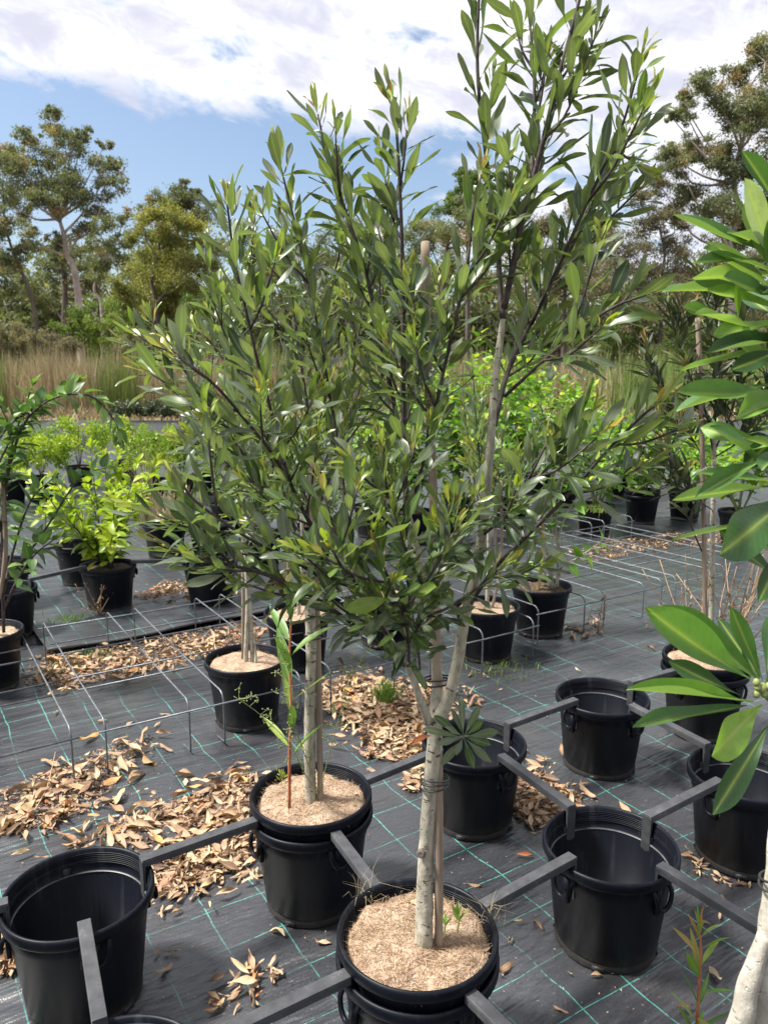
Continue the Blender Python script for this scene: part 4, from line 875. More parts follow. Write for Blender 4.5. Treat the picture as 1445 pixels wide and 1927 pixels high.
NL = [((1188, 1146), (1428, 1288), 1.04, 66, .52, (.2, -1, .75)), ((1253, 1136), (1430, 1284), 1.12, 56, .48, (.2, -1, .7)), ((1183, 1292), (1415, 1322), 1.04, 46, .62, (0, -.6, 1)),
 ((1190, 1368), (1405, 1328), 1.02, 42, .30, (0, -.5, 1)), ((1330, 1428), (1432, 1326), 1.02, 84, .74, (-.3, -1, .5)), ((1345, 1532), (1446, 1362), 1.06, 62, .18, (-.4, -1, .3)), ((1370, 1136), (1434, 1280), 1.14, 38, .45, (-.3, -1, .3)),
 ((1350, 1162), (1428, 1276), 1.18, 44, .10, (-.2, -1, .5)), ((1250, 1247), (1392, 1308), 1.12, 38, .22, (0, -.8, .8)), ((1458, 1150), (1442, 1270), 1.16, 44, .2, (-.4, -1, .2)), ((1395, 1210), (1430, 1290), 1.16, 36, .3, (0, -1, .5)), ((1490, 1200), (1440, 1285), 1.1, 50, .4, (0, -1, .5)),
 ((1345, 1055), (1490, 930), 1.06, 98, .22, (-.3, -.9, .5)), ((1305, 928), (1470, 850), 1.10, 26, .34, (.1, -.35, 1)), ((1308, 902), (1475, 905), 1.12, 28, .40, (0, -.3, 1)), ((1332, 868), (1475, 830), 1.2, 30, .5, (0, -.6, 1)), ((1268, 757), (1480, 735), 1.12, 26, .55, (0, -.25, 1)), ((1390, 775), (1500, 745), 1.08, 50, .62, (0, -.5, 1)),
 ((1332, 660), (1478, 640), 1.10, 46, .04, (0, -.7, .6)), ((1308, 590), (1430, 622), 1.10, 28, .80, (.1, -.35, 1)), ((1282, 585), (1400, 606), 1.14, 16, .60, (0, -.3, 1)), ((1305, 484), (1452, 492), 1.12, 18, .42, (0, -.25, 1)), ((1258, 420), (1462, 480), 1.14, 34, .50, (.1, -.35, 1)), ((1402, 338), (1458, 500), 1.12, 50, .93, (-.5, -.9, .2)),
 ((1352, 536), (1480, 560), 1.12, 44, .40, (0, -.5, 1)), ((1400, 282), (1470, 400), 1.16, 34, .35, (-.4, -.7, .5)), ((1384, 530), (1388, 600), 1.16, 17, .72, (-.2, -1, .2)), ((1330, 545), (1470, 580), 1.2, 40, .7, (0, -.7, .7)), ((1340, 640), (1476, 600), 1.14, 30, .66, (0, -.35, 1)), ((1400, 880), (1478, 800), 1.22, 50, .05, (-.2, -1, .4)), ((1372, 700), (1478, 655), 1.2, 40, .12, (-.2, -1, .5)),
 ((1385, 990), (1478, 940), 1.2, 56, .08, (-.2, -.9, .4)), ((1440, 700), (1490, 620), 1.05, 50, .3, (-.3, -1, .4)), ((1455, 400), (1475, 560), 1.08, 50, .55, (-.6, -.8, .2)), ((1400, 440), (1462, 520), 1.16, 44, .30, (-.2, -.6, .8)), ((1385, 1005), (1470, 1040), 1.16, 50, .25, (0, -.7, .8)), ((1455, 560), (1485, 660), 1.06, 60, .4, (-.4, -1, .3)), ((1430, 1130), (1480, 1020), 1.14, 50, .2, (-.3, -1, .3))]
rgn = random.Random(8); NG = [leaf_geo('oblanc', 1.0, rgn.uniform(.10, .45), rgn.uniform(-.16, .2), rgn.uniform(-.5, .5), .5, i, True) for i in range(8)]
nb = np.array(near.location)
for i, (tp, bs, yy, wpx, tone, nrm) in enumerate(NL):
    q = W(*bs, 1.13 if bs[1] > 1200 else 1.19); p = W(*tp, yy+.02*math.sin(i)); d = p-q; Ln = np.linalg.norm(d); wm = wpx*.86*yy/FPX*1.05
    Vg, Fg, rb = NG[i % 8]; Vg = Vg*np.array([1, wm/Ln, wm/Ln if False else .5]); 
    link('leaf', mesh('big_leaf', Vg, Fg, 'leaf_big', {'tone': np.full(len(Vg), tone), 'rib': rb, 'along': np.repeat(np.linspace(0, 1, 17), 5)}), near, frame(d, np.array(nrm, float), Ln, q-nb))
for i in range(34):
    k = int((.30+.68*(i+rgn.random())/34)*(len(SN)-1)); q = SN[k]; ph = rgn.uniform(-2.6, .9) if i % 3 else rgn.uniform(-3.1, 3.1)
    d = np.array([-abs(math.cos(ph))*rgn.uniform(.6, 1), math.sin(ph)*.75, rgn.uniform(-.25, .75)]); Ln = rgn.uniform(.11, .18); Vg, Fg, rb = NG[i % 8]
    link('leaf', mesh('big_leaf', Vg*np.array([1, rgn.uniform(.22, .32), .5]), Fg, 'leaf_big', {'tone': np.full(len(Vg), rgn.choice([.05, .12, .2, .35, .5, .62, .8])), 'rib': rb, 'along': np.repeat(np.linspace(0, 1, 17), 5)}), near, frame(d, UP+rvec(rgn)*.3, Ln, q-nb))
for k in range(7):
    q = W(1434+R.uniform(-14, 14), 1290+R.uniform(-18, 26), 1.11); V, F = lathe([(.0005, -.006), (.004, -.004), (.006, .001), (.004, .006), (.0005, .008)], 10); link('bud', mesh('bud', V+q-nb, F, 'green_stem'), near)

# ---------------------------------------------------------------- stakes and ties
def stake(label, pts, r, mat='stake', group='wooden stakes and canes', nodes=0):
    P = crom(pts, 6); o = thing('stake', label, 'stake', P[0], group)
    rr = np.full(len(P), r)+.0006*np.sin(np.arange(len(P))*2.3)
    V, F = tube(P-P[0], rr, 10); link('pole', mesh('pole', V, F, mat), o)
    for k in range(nodes):
        q = P[0]+(P[-1]-P[0])*(k+.6)/nodes; d = (P[-1]-P[0])/np.linalg.norm(P[-1]-P[0]); V, F = tube([q-d*.004-P[0], q-P[0], q+d*.004-P[0]], [r*1.02, r*1.18, r*1.02], 10); link('node', mesh('node', V, F, mat), o)
    return o
sF = [W(826, 1770, yF-.012)-np.array([0, 0, .06]), W(826, 1600, yF-.01), W(825, 1450, yF+.01), W(822, 1250, yF+.05), W(818, 1050, yF+.09), W(812, 850, yF+.13), W(803, 640, yF+.16), W(800, 455, yF+.18)]
stake('tall weathered wooden stake beside the front trunk', sF, .0105)
sM = [W(603, 1500, b-.0)-np.array([0, 0, .06]), W(600, 1350, b+.005), W(596, 1200, b+.01), W(590, 1050, b+.03), W(585, 850, b+.05)]
b = P_M[1]
sM = [W(603, 1498, b)-np.array([0, 0, .06]), W(601, 1350, b), W(598, 1200, b+.01), W(592, 1050, b+.03), W(585, 850, b+.05)]
stake('weathered stake beside the trunk in the weedy pot', sM, .010)
y = P_T3[1]; stake('pale cane rising through the left tree crown', [np.array([P_T3[0]-.02, y+.05, .27]), W(458, 900, y+.06), W(458, 765, y+.06)], .010)
y = P_T4[1]; stake('grey stake in the pot behind the weedy pot', [np.array([P_T4[0]-.06, y+.03, .27]), W(543, 850, y+.03), W(542, 700, y+.03)], .010)
y = P_H[1]; stake('left thin cane in the pot in the middle wire frame', [np.array([P_H[0]-.02, y, .27]), W(930, 1060, y), W(931, 940, y)], .009); stake('right thin cane in the pot in the middle wire frame', [np.array([P_H[0]+.03, y+.02, .27]), W(942, 1060, y+.02), W(943, 900, y+.02)], .009)
y = P_I[1]; stake('yellow new wooden stake in the bare soil pot', [np.array([P_I[0]-.025, y-.02, .27]), W(1021, 1040, y-.02), W(1020, 940, y-.02)], .011, 'stake_new')
y = P_J[1]; stake('long pale cane tied to the dark narrow-leaved tree', [np.array([P_J[0]-.01, y-.04, .29]), W(1326, 1150, y-.04), W(1323, 950, y-.03), W(1317, 720, y-.02), W(1312, 598, y)], .011, nodes=5)
y = P_b[1]; stake('dark stake at the left edge in the sandy planted pot', [np.array([P_b[0]+.02, y-.02, .27]), W(10, 1060, y-.02), W(4, 890, y-.02)], .012)
def tie(label, c, rx, ry, n=2, tilt=.12):
    o = thing('tie', label, 'tie', c, 'black rubber ties round trunks and stakes')
    for k in range(n):
        A = np.linspace(0, 2*math.pi, 29); P = np.stack([rx*np.cos(A), ry*np.sin(A), .010*k-.005+tilt*rx*np.cos(A+k)], 1); V, F = tube(P, .0021, 6, False); link('loop', mesh('loop', V, F, 'tie'), o)
tie('black wire tie low on the front trunk and stake', W(818, 1474, yF), .034, .028, 3)
tie('black tie at the fork of the front tree', W(823, 1280, yF+.04), .032, .026, 2)
tie('black tie on the trunk in the weedy pot', W(592, 1196, b+.005), .031, .026, 2)
tie('black tie round cane and trunk of the dark narrow-leaved tree', W(1331, 990, P_J[1]-.02), .030, .034, 2)
tie('black tie on the near cream trunk at the right edge', W(1462, 1655, 1.1), .026, .026, 2, .3)
tg = W(888, 510, yF-.02); o = thing('plant_tag', 'small blue plastic tag hanging in the crown of the front tree', 'tag', tg)
V, F = box(-.008, .008, -.0008, .0008, -.010, .006); link('label_plate', mesh('label_plate', V, F, 'blue'), o, Matrix.Rotation(.5, 4, 'Y')); V, F = tube([(0, 0, .006), (.006, .004, .018), (.004, .006, .03)], .0006, 5); link('string', mesh('string', V, F, 'blue'), o)

# ---------------------------------------------------------------- shrubs in pots
def shrub(name, label, base, z0, n, h, spread, kind, rg, la, ns=2, twig='twig', group=None, cap=300, lean=(0, 0), r=.006, shoot_args={}):
    root = thing(name, label, 'shrub', (base[0], base[1], z0), group); L = []
    for k in range(n):
        az = k*2.4+rg.random()*.8; sp = spread*rg.uniform(.25, 1); hh = h*rg.uniform(.6, 1.02)*(1-.25*sp/spread)
        g = np.array([base[0]+rg.uniform(-.03, .03), base[1]+rg.uniform(-.03, .03), z0-.02])
        e = np.array([math.cos(az)*sp+lean[0]*hh, math.sin(az)*sp+lean[1]*hh, 0])
        P = crom([g, g+e*.35+UP*hh*.4, g+e*.75+UP*hh*.75, g+e+UP*hh], 4)
        add_stem(root, P, np.linspace(r, .002, len(P)), twig, 'stem', 6); L += leaves_on(P, rg, **la)
        for Q in shoots(P, rg, ns, .25, **shoot_args): add_stem(root, Q, [.0028, .0016], twig, 'twig', 5); L += leaves_on(Q, rg, **{**la, 't0': .1})
    add_leaves(root, kind, L, cap); return root
rg = random.Random(61)
shrub('lime_shrub', 'lime-green leafy shrub standing in the black pot at left', P_sh, .30, 15, 1.0, .60, 'lime', rg, dict(t0=.10, spacing=.024, L=(.09, .14), ang=(35, 70), tones=(.2, .8), tiptones=(.6, .95), nv=4, up=.7), 2)
# arching plant at the left edge
y = P_b[1]; root = thing('arching_shrub', 'rounded-leaf shrub arching in from the left edge over the lime one', 'shrub', (P_b[0], y, .30)); rg = random.Random(62); L = []
for pts in [[(8, 1190, y), (5, 1000, y), (15, 900, y), (45, 800, y), (100, 750, y), (170, 745, y), (215, 790, y), (225, 820, y)], [(5, 1100, y), (40, 1060, y), (90, 990, y), (150, 900, y+.05), (200, 880, y+.05)], [(5, 1000, y), (20, 850, y), (50, 760, y+.1), (60, 730, y+.1)], [(6, 1150, y), (40, 1080, y-.05), (70, 1040, y-.1), (110, 1010, y-.1)],
            [(6, 1050, y), (-20, 950, y), (-10, 850, y), (30, 790, y), (110, 740, y+.1), (140, 720, y+.1)], [(6, 1120, y), (30, 1020, y+.1), (60, 940, y+.1), (100, 900, y+.1)], [(2, 1000, y), (-10, 900, y-.1), (20, 820, y-.1), (0, 760, y-.1)]]:
    P = px_stem(pts); add_stem(root, P, np.linspace(.009, .003, len(P)), 'twig', 'stem', 7); L += leaves_on(P, rg, t0=.30, spacing=.021, L=(.08, .13), ang=(45, 85), tones=(.1, .8), up=.9, grav=.35, nv=4)
add_leaves(root, 'ovate', L)
# broad-leaved plant in the bare soil pot
y = P_I[1]; root = thing('broadleaf_shrub', 'broad-leaved plant with several grey stems in the bare soil pot', 'shrub', (P_I[0], y, .29)); rg = random.Random(63); L = []
for pts in [[(1040, 1108, y), (1036, 1050, y), (1040, 1000, y), (1030, 940, y), (1010, 850, y), (1000, 780, y)], [(1046, 1108, y), (1050, 1040, y), (1045, 985, y), (1060, 900, y), (1090, 820, y), (1110, 760, y)], [(1035, 1108, y), (1030, 1040, y), (1000, 970, y), (960, 900, y), (940, 830, y)], [(1044, 1108, y), (1056, 1060, y), (1052, 1000, y), (1090, 930, y), (1140, 880, y), (1170, 840, y)], [(1048, 1106, y), (1052, 1070, y-.05), (1090, 1048, y-.1), (1130, 1020, y-.12)], [(1036, 1108, y), (1020, 1070, y), (1005, 1050, y-.05)]]:
    P = px_stem(pts); add_stem(root, P, np.linspace(.010, .003, len(P)), 'bark', 'stem', 7); L += leaves_on(P, rg, t0=.38, spacing=.036, L=(.10, .16), ang=(50, 90), tones=(.05, .7), up=.9, grav=.4, nv=4, tip=False)
add_leaves(root, 'green', L)
# back rows of green stock behind the main tree
GP = 'green stock plants in the back rows'
rg = random.Random(64)
for i, (X, Y, h, sp, n, kd, lab, dp) in enumerate([
    (1120, 948, 1.35, .55, 8, 'green', 'green stock plant in the mossy pot right of centre', 1), (1208, 930, 1.15, .5, 8, 'green', 'green stock plant in the stacked pot left of the dark tree', 1), (960, 940, 2.35, .75, 11, 'green', 'tall green stock plant behind the right limb of the front tree', 0),
    (860, 930, 2.3, .7, 11, 'green', 'tall green stock plant behind the stake of the front tree', 0), (1060, 905, 1.9, .7, 10, 'green', 'green stock plant further back, right of the pale limb', 0), (1010, 890, 2.1, .8, 10, 'green', 'green stock plant in the last row behind the right limb', 0), (700, 950, 1.6, .6, 9, 'green', 'green stock plant hidden behind the left part of the crown', 0), (600, 985, 1.3, .6, 9, 'ovate', 'round-leaved stock plant behind the weedy pot tree', 0), (490, 1000, 1.5, .55, 9, 'ovate', 'round-leaved stock plant behind the pale cane', 0), (430, 945, 1.5, .5, 9, 'ovate', 'round-leaved stock plant at the left of the crown', 0), (1165, 890, 1.3, .7, 9, 'green', 'low green stock plant below the green reeds', 0), (1390, 960, 1.6, .55, 8, 'green', 'green stock plant behind the near big leaves', 0), (1290, 925, 1.25, .6, 8, 'green', 'green stock plant behind the pale cane at right', 0), (780, 960, 1.7, .6, 8, 'green', 'green stock plant behind the middle limb', 0)]):
    g = G(X, Y, .33)*np.array([1, 1, 0])
    if i == 1: pot(g, 'outer pot of the stacked pair in the back row at right', 'back row pots', 2, False); g2 = g+np.array([0, 0, .056]); p = pot(g2, 'inner pot of the stacked pair in the back row at right', 'back row pots', 0, False, .985)
    else: p = pot(g, 'black pot of the '+lab.split(' in the ')[0] if False else 'black pot under the '+' '.join(lab.split()[:9]), 'back row pots', 2, False)
    mulch(p, 'soil', .29, .183, 0, i, name='soil')
    shrub('stock_plant', lab, g, .29, n, h-.2, sp, kd, rg, dict(t0=.2, spacing=.042, L=(.10, .17) if kd == 'green' else (.09, .13), ang=(45, 85), tones=(.2, .95), up=.9, grav=.35, nv=4, tip=False), 3, 'green_stem', GP, 300, r=.009, shoot_args=dict(ln=(.2, .4), ang=(30, 60)))
# small round yellow-green hedging plants
def puff(name, label, base, h, r, mat, tone, leaf, n, seed, group, cat='shrub', z0=.28, pot_label=None):
    rgn = np.random.default_rng(seed); root = thing(name, label, cat, (base[0], base[1], z0), group)
    for k in range(5):
        az = k*1.3; P = crom([np.array([0, 0, -.02]), np.array([math.cos(az)*r*.2, math.sin(az)*r*.2, h*.35]), np.array([math.cos(az)*r*.6, math.sin(az)*r*.6, h*.7])], 3); V, F = tube(P, [.006, .003], 5); link('stem', mesh('stem', V, F, 'twig'), root)
    C = []; T = []
    for k in range(34):
        a = rgn.random()*6.283; q = math.sqrt(rgn.random())*r; c = np.array([math.cos(a)*q, math.sin(a)*q, h*(.28+.62*rgn.random()*(1-.4*q/r))]); m = n//34
        C.append(blob_points(rgn, c, r*.27, m, 1.1)); T.append(np.clip(rgn.uniform(*tone)+rgn.normal(size=m)*.08+(c[2]/h-.5)*.2, 0, 1))
    C = np.concatenate(C); T = np.concatenate(T); V, F, t, rb = face_cloud(C, leaf*rgn.uniform(.6, 1.3, len(C)), T, rgn, -.3, .5)
    stuff(link('foliage', mesh('foliage', V, F, mat, {'tone': t, 'rib': rb}, flat=True), root))
    if pot_label: p = pot(np.array([base[0], base[1], 0]), pot_label, 'back row pots', 2, False); mulch(p, 'soil', .285, .182, 0, seed, name='soil')
HP = 'small-leaved yellow-green hedging plants'
for i, (X, Y, w, lab) in enumerate([(20, 905, 'a', 'small-leaved yellow-green plant at the left edge, first of its row'), (80, 900, 'a', 'small-leaved yellow-green plant second from the left edge'), (150, 880, 'a', 'small-leaved plant behind the top of the lime-green shrub'), (290, 905, 'a', 'small-leaved yellow-green plant right of the rusty grass stem'), (345, 900, 'a', 'small-leaved yellow-green plant left of the pale cane'), (400, 890, 'a', 'small-leaved plant half hidden by the left crown edge'), (235, 870, 'a', 'small-leaved plant behind the rusty grass stem')]):
    g = G(X, Y, .3); puff('hedging_plant', lab, g, .82+.06*(i % 3), .40, 'leaf_lime', (.1, .8), .022, 3000, 80+i, HP, pot_label='black pot under the '+' '.join(lab.split()[:10]))
DP = 'dark clipped shrubs in the far row'
for i, X in enumerate([235, 270, 305, 340, 375, 410, 60, 450]):
    g = G(X, 793, 0); puff('dark_shrub', ['first', 'second', 'third', 'fourth', 'fifth', 'sixth', 'lone leftmost', 'last hidden'][i]+' dark shrub of the far row beside the reeds', g, .85, .52, 'leaf_dark', (.1, .65), .045, 1400, 120+i, DP, z0=.0)
g = G(372, 792, 0); o = thing('bucket', 'faded grey bucket lying on its side before the far dark shrubs', 'bucket', (g[0], g[1]-.9, .22)); V, F = lathe([(.14, -.3), (.16, 0), (.2, .3), (.215, .31), (.2, .32), (.185, .28), (.14, -.26), (0, -.26)], 20)
o.rotation_euler = (0, math.radians(78), .3); link('shell', mesh('shell', V, F, 'grey_plastic'), o); V, F = lathe([(.141, -.301), (0, -.301)], 20); link('bottom', mesh('bottom', V, F, 'grey_plastic'), o)

# ---------------------------------------------------------------- weeds
def weed(name, label, pts, kind, rg, r, mat, la, cat='weed', group=None):
    P = px_stem(pts); root = thing(name, label, cat, P[0], group); add_stem(root, P, np.linspace(r, r*.4, len(P)), mat, 'stem', 7)
    add_leaves(root, kind, leaves_on(P, rg, **la)); return root
rg = random.Random(71); y = P_M[1]-.09
weed('willow_herb', 'tall weed with red stem and long narrow leaves in the weedy pot', [(545, 1520, y), (545, 1420, y), (548, 1330, y), (545, 1240, y+.02), (548, 1150, y+.03), (540, 1110, y+.03)], 'weed', rg, .0055, 'red_stem', dict(t0=.2, spacing=.046, L=(.12, .21), ang=(26, 60), tones=(.2, .85), up=.5, grav=.5, nv=4))
weed('willow_herb', 'red-stemmed seedling with narrow leaves at the bottom right', [(1308, 1990, 1.52), (1312, 1900, 1.52), (1318, 1800, 1.52), (1317, 1760, 1.52)], 'weed', rg, .0045, 'red_stem', dict(t0=.05, spacing=.022, L=(.075, .115), ang=(25, 60), tones=(.2, .85), up=.3, nv=4))
p = LT(.36, -.02); o = None
y = P_F[1]-.03
for i, (X, Y, n, l, lab) in enumerate([(862, 1735, 8, .045, 'bright green seedling on the coir right of the front trunk'), (836, 1745, 5, .035, 'small toothed seedling at the foot of the front stake')]):
    c = W(X, Y, P_F[1]-.03-.04*i); root = thing('seedling', lab, 'seedling', c-np.array([0, 0, .02])); add_stem(root, crom([c-np.array([0, 0, .03]), c-np.array([0, 0, .012]), c+np.array([.003, 0, .012])], 3), .002, 'green_stem', 'stem', 6)
    out = []
    for k in range(n):
        ph = k*2.4; d = np.array([math.cos(ph)*.5, math.sin(ph)*.5, .9+.1*k]); out.append((frame(d, UP+rvec(rg)*.2, l*rg.uniform(.7, 1.1), c+np.array([0, 0, .003*k]), 1.5), k, rg.uniform(.45, .68), l))
    add_leaves(root, 'weed', out)
# feathery weed with umbels in the weedy pot, yellow feathery one at its foot
rg = random.Random(73); y = P_M[1]-.02
root = thing('fennel_weed', 'wispy green weed with tiny flower heads leaning left from the weedy pot', 'weed', W(600, 1490, y)); bs = np.array(root.location); wl = []
for pts in [[(600, 1495, y), (570, 1450, y-.1), (545, 1400, y-.12), (490, 1345, y-.14), (440, 1310, y-.15)], [(600, 1495, y), (625, 1400, y-.05), (640, 1340, y-.05), (655, 1280, y-.05), (690, 1230, y-.05)], [(600, 1495, y), (560, 1380, y-.1), (535, 1290, y-.1), (525, 1220, y-.1)]]:
    P = px_stem(pts); add_stem(root, P, [.0016, .0008], 'green_stem', 'stem', 5)
    for k in range(5, len(P), 2):
        for j in range(3):
            d = rvec(rg); d[2] = abs(d[2]); d *= .035/np.linalg.norm(d); e = P[k]+d; wl.append(tube(np.array([P[k], P[k]+d*.6, e])-bs, .0006, 4, False))
            for m in range(5): q = e+rvec(rg)*.006; wl.append(tube(np.array([e, q])-bs, .0007, 4, False)); wl.append(box(*(q[0]-bs[0]-.0016, q[0]-bs[0]+.0016, q[1]-bs[1]-.0016, q[1]-bs[1]+.0016, q[2]-bs[2]-.0016, q[2]-bs[2]+.0016)))
V, F = join(wl); stuff(link('flower_heads', mesh('flower_heads', V, F, 'green_stem'), root))
for X, Y, lab in [(580, 1495, 'yellow feathery seedling at the foot of the weedy pot trunk'), (528, 1460, 'second yellow feathery seedling left of the red weed stem')]:
    c = G(X, Y+10, .352); root = thing('feathery_seedling', lab, 'seedling', c); wl = []; V = None; out = []
    for k in range(26):
        d = rvec(rg); d[2] = abs(d[2])+.3; out.append((frame(d, rvec(rg), rg.uniform(.012, .03), rvec(rg)*.006+UP*.012*rg.random()*2+c, .8), k, rg.uniform(.84, .9), .02))
    add_leaves(root, 'main', out, 300)
# grass tuft, dry weeds, straw
rgn = np.random.default_rng(9)
def tuft(label, c, n, h, w, mat, tone, spread, name='grass_tuft', lean=.5):
    P = c+np.stack([rgn.normal(size=n)*spread, rgn.normal(size=n)*spread, np.zeros(n)], 1); o = blades(name, None, None, P-c, rgn.uniform(.5, 1, n)*h, np.full(n, w), np.clip(rgn.uniform(*tone, n), 0, 1), rgn, mat, lean); o.location = c; tag(o, label, 'grass'); return o
tuft('green grass tuft growing in dry leaves behind the front trunk', G(725, 1318), 260, .15, .0016, 'grass', (.1, .75), .035)
tuft('low moss-like green patch in the leaf litter of the left wire frame', G(170, 1232), 300, .035, .002, 'grass', (.1, .5), .07, 'moss_patch')
tuft('second green patch in the leaf litter nearer the left edge', G(112, 1260), 200, .035, .002, 'grass', (.1, .5), .06, 'moss_patch')
tuft('bright green weed mat left of the lime shrub pot', G(135, 1170), 260, .05, .003, 'grass', (.2, .6), .08, 'moss_patch')
tuft('green clump hanging over the mossy back-row pot', np.append(G(1118, 948, .33)[:2]-np.array([0, .16]), .28), 260, .10, .003, 'grass', (.3, .9), .06, 'moss_patch', 1.2)
tuft('dry straw clump behind the lime-green shrub', G(320, 990), 260, .55, .004, 'reed', (.2, .6), .12, 'dry_grass')
tuft('rusty upright grass stem behind the lime-green shrub', G(275, 985), 60, 1.3, .004, 'reed', (.15, .95), .05, 'tall_grass', .25)
tuft('green weeds at the foot of the pot with canes', G(935, 1256), 120, .05, .003, 'grass', (.2, .9), .10, 'moss_patch', .9)
rg = random.Random(75)
def dry_weed(label, c, n, h, sp):
    root = thing('dry_weed', label, 'weed', c, 'dead brown weeds'); base = np.array(c)
    for k in range(n):
        az = rg.random()*6.283; l = rg.uniform(.3, 1)*sp; hh = h*rg.uniform(.5, 1); e = np.array([math.cos(az)*l, math.sin(az)*l, hh])
        P = crom([base, base+e*.5+rvec(rg)*.02, base+e+rvec(rg)*.02], 4); add_stem(root, P, [.0035, .0014], 'straw', 'stem', 5)
        out = []
        for j in range(5): q = P[int(rg.uniform(.35, 1)*(len(P)-1))]; out.append((frame(rvec(rg)+np.array([0, 0, -1.2]), rvec(rg), rg.uniform(.02, .045), q), rg.randrange(9), rg.uniform(.08, .35), .03))
        add_leaves(root, 'dry', out, 300, 'withered_leaf')
dry_weed('dead brown weeds round the cane of the dark narrow-leaved tree', (P_J[0], P_J[1], .34), 14, .62, .36)
dry_weed('dead brown weeds hanging beside the near big leaves', (P_J[0]+.15, P_J[1]+.05, .34), 14, .7, .4)
dry_weed('thin dead twigs standing at the right wire frame', tuple(G(1125, 1190)), 4, .30, .12)
dry_weed('thin dead twigs round the lime shrub pot', (P_sh[0], P_sh[1]-.22, .02), 7, .3, .25)
c = W(523, 1085, yF-.2); root = thing('withered_leaf_clump', 'shrivelled brown leaf clump caught on the left low branch', 'leaf'  , c); out = []
for k in range(9): out.append((frame(rvec(rg)+np.array([0, 0, -1.0]), rvec(rg), rg.uniform(.025, .05), c+rvec(rg)*.008, 1.2), rg.randrange(9), rg.uniform(.0, .2), .04))
add_leaves(root, 'dry', out, 300, 'withered_leaf')

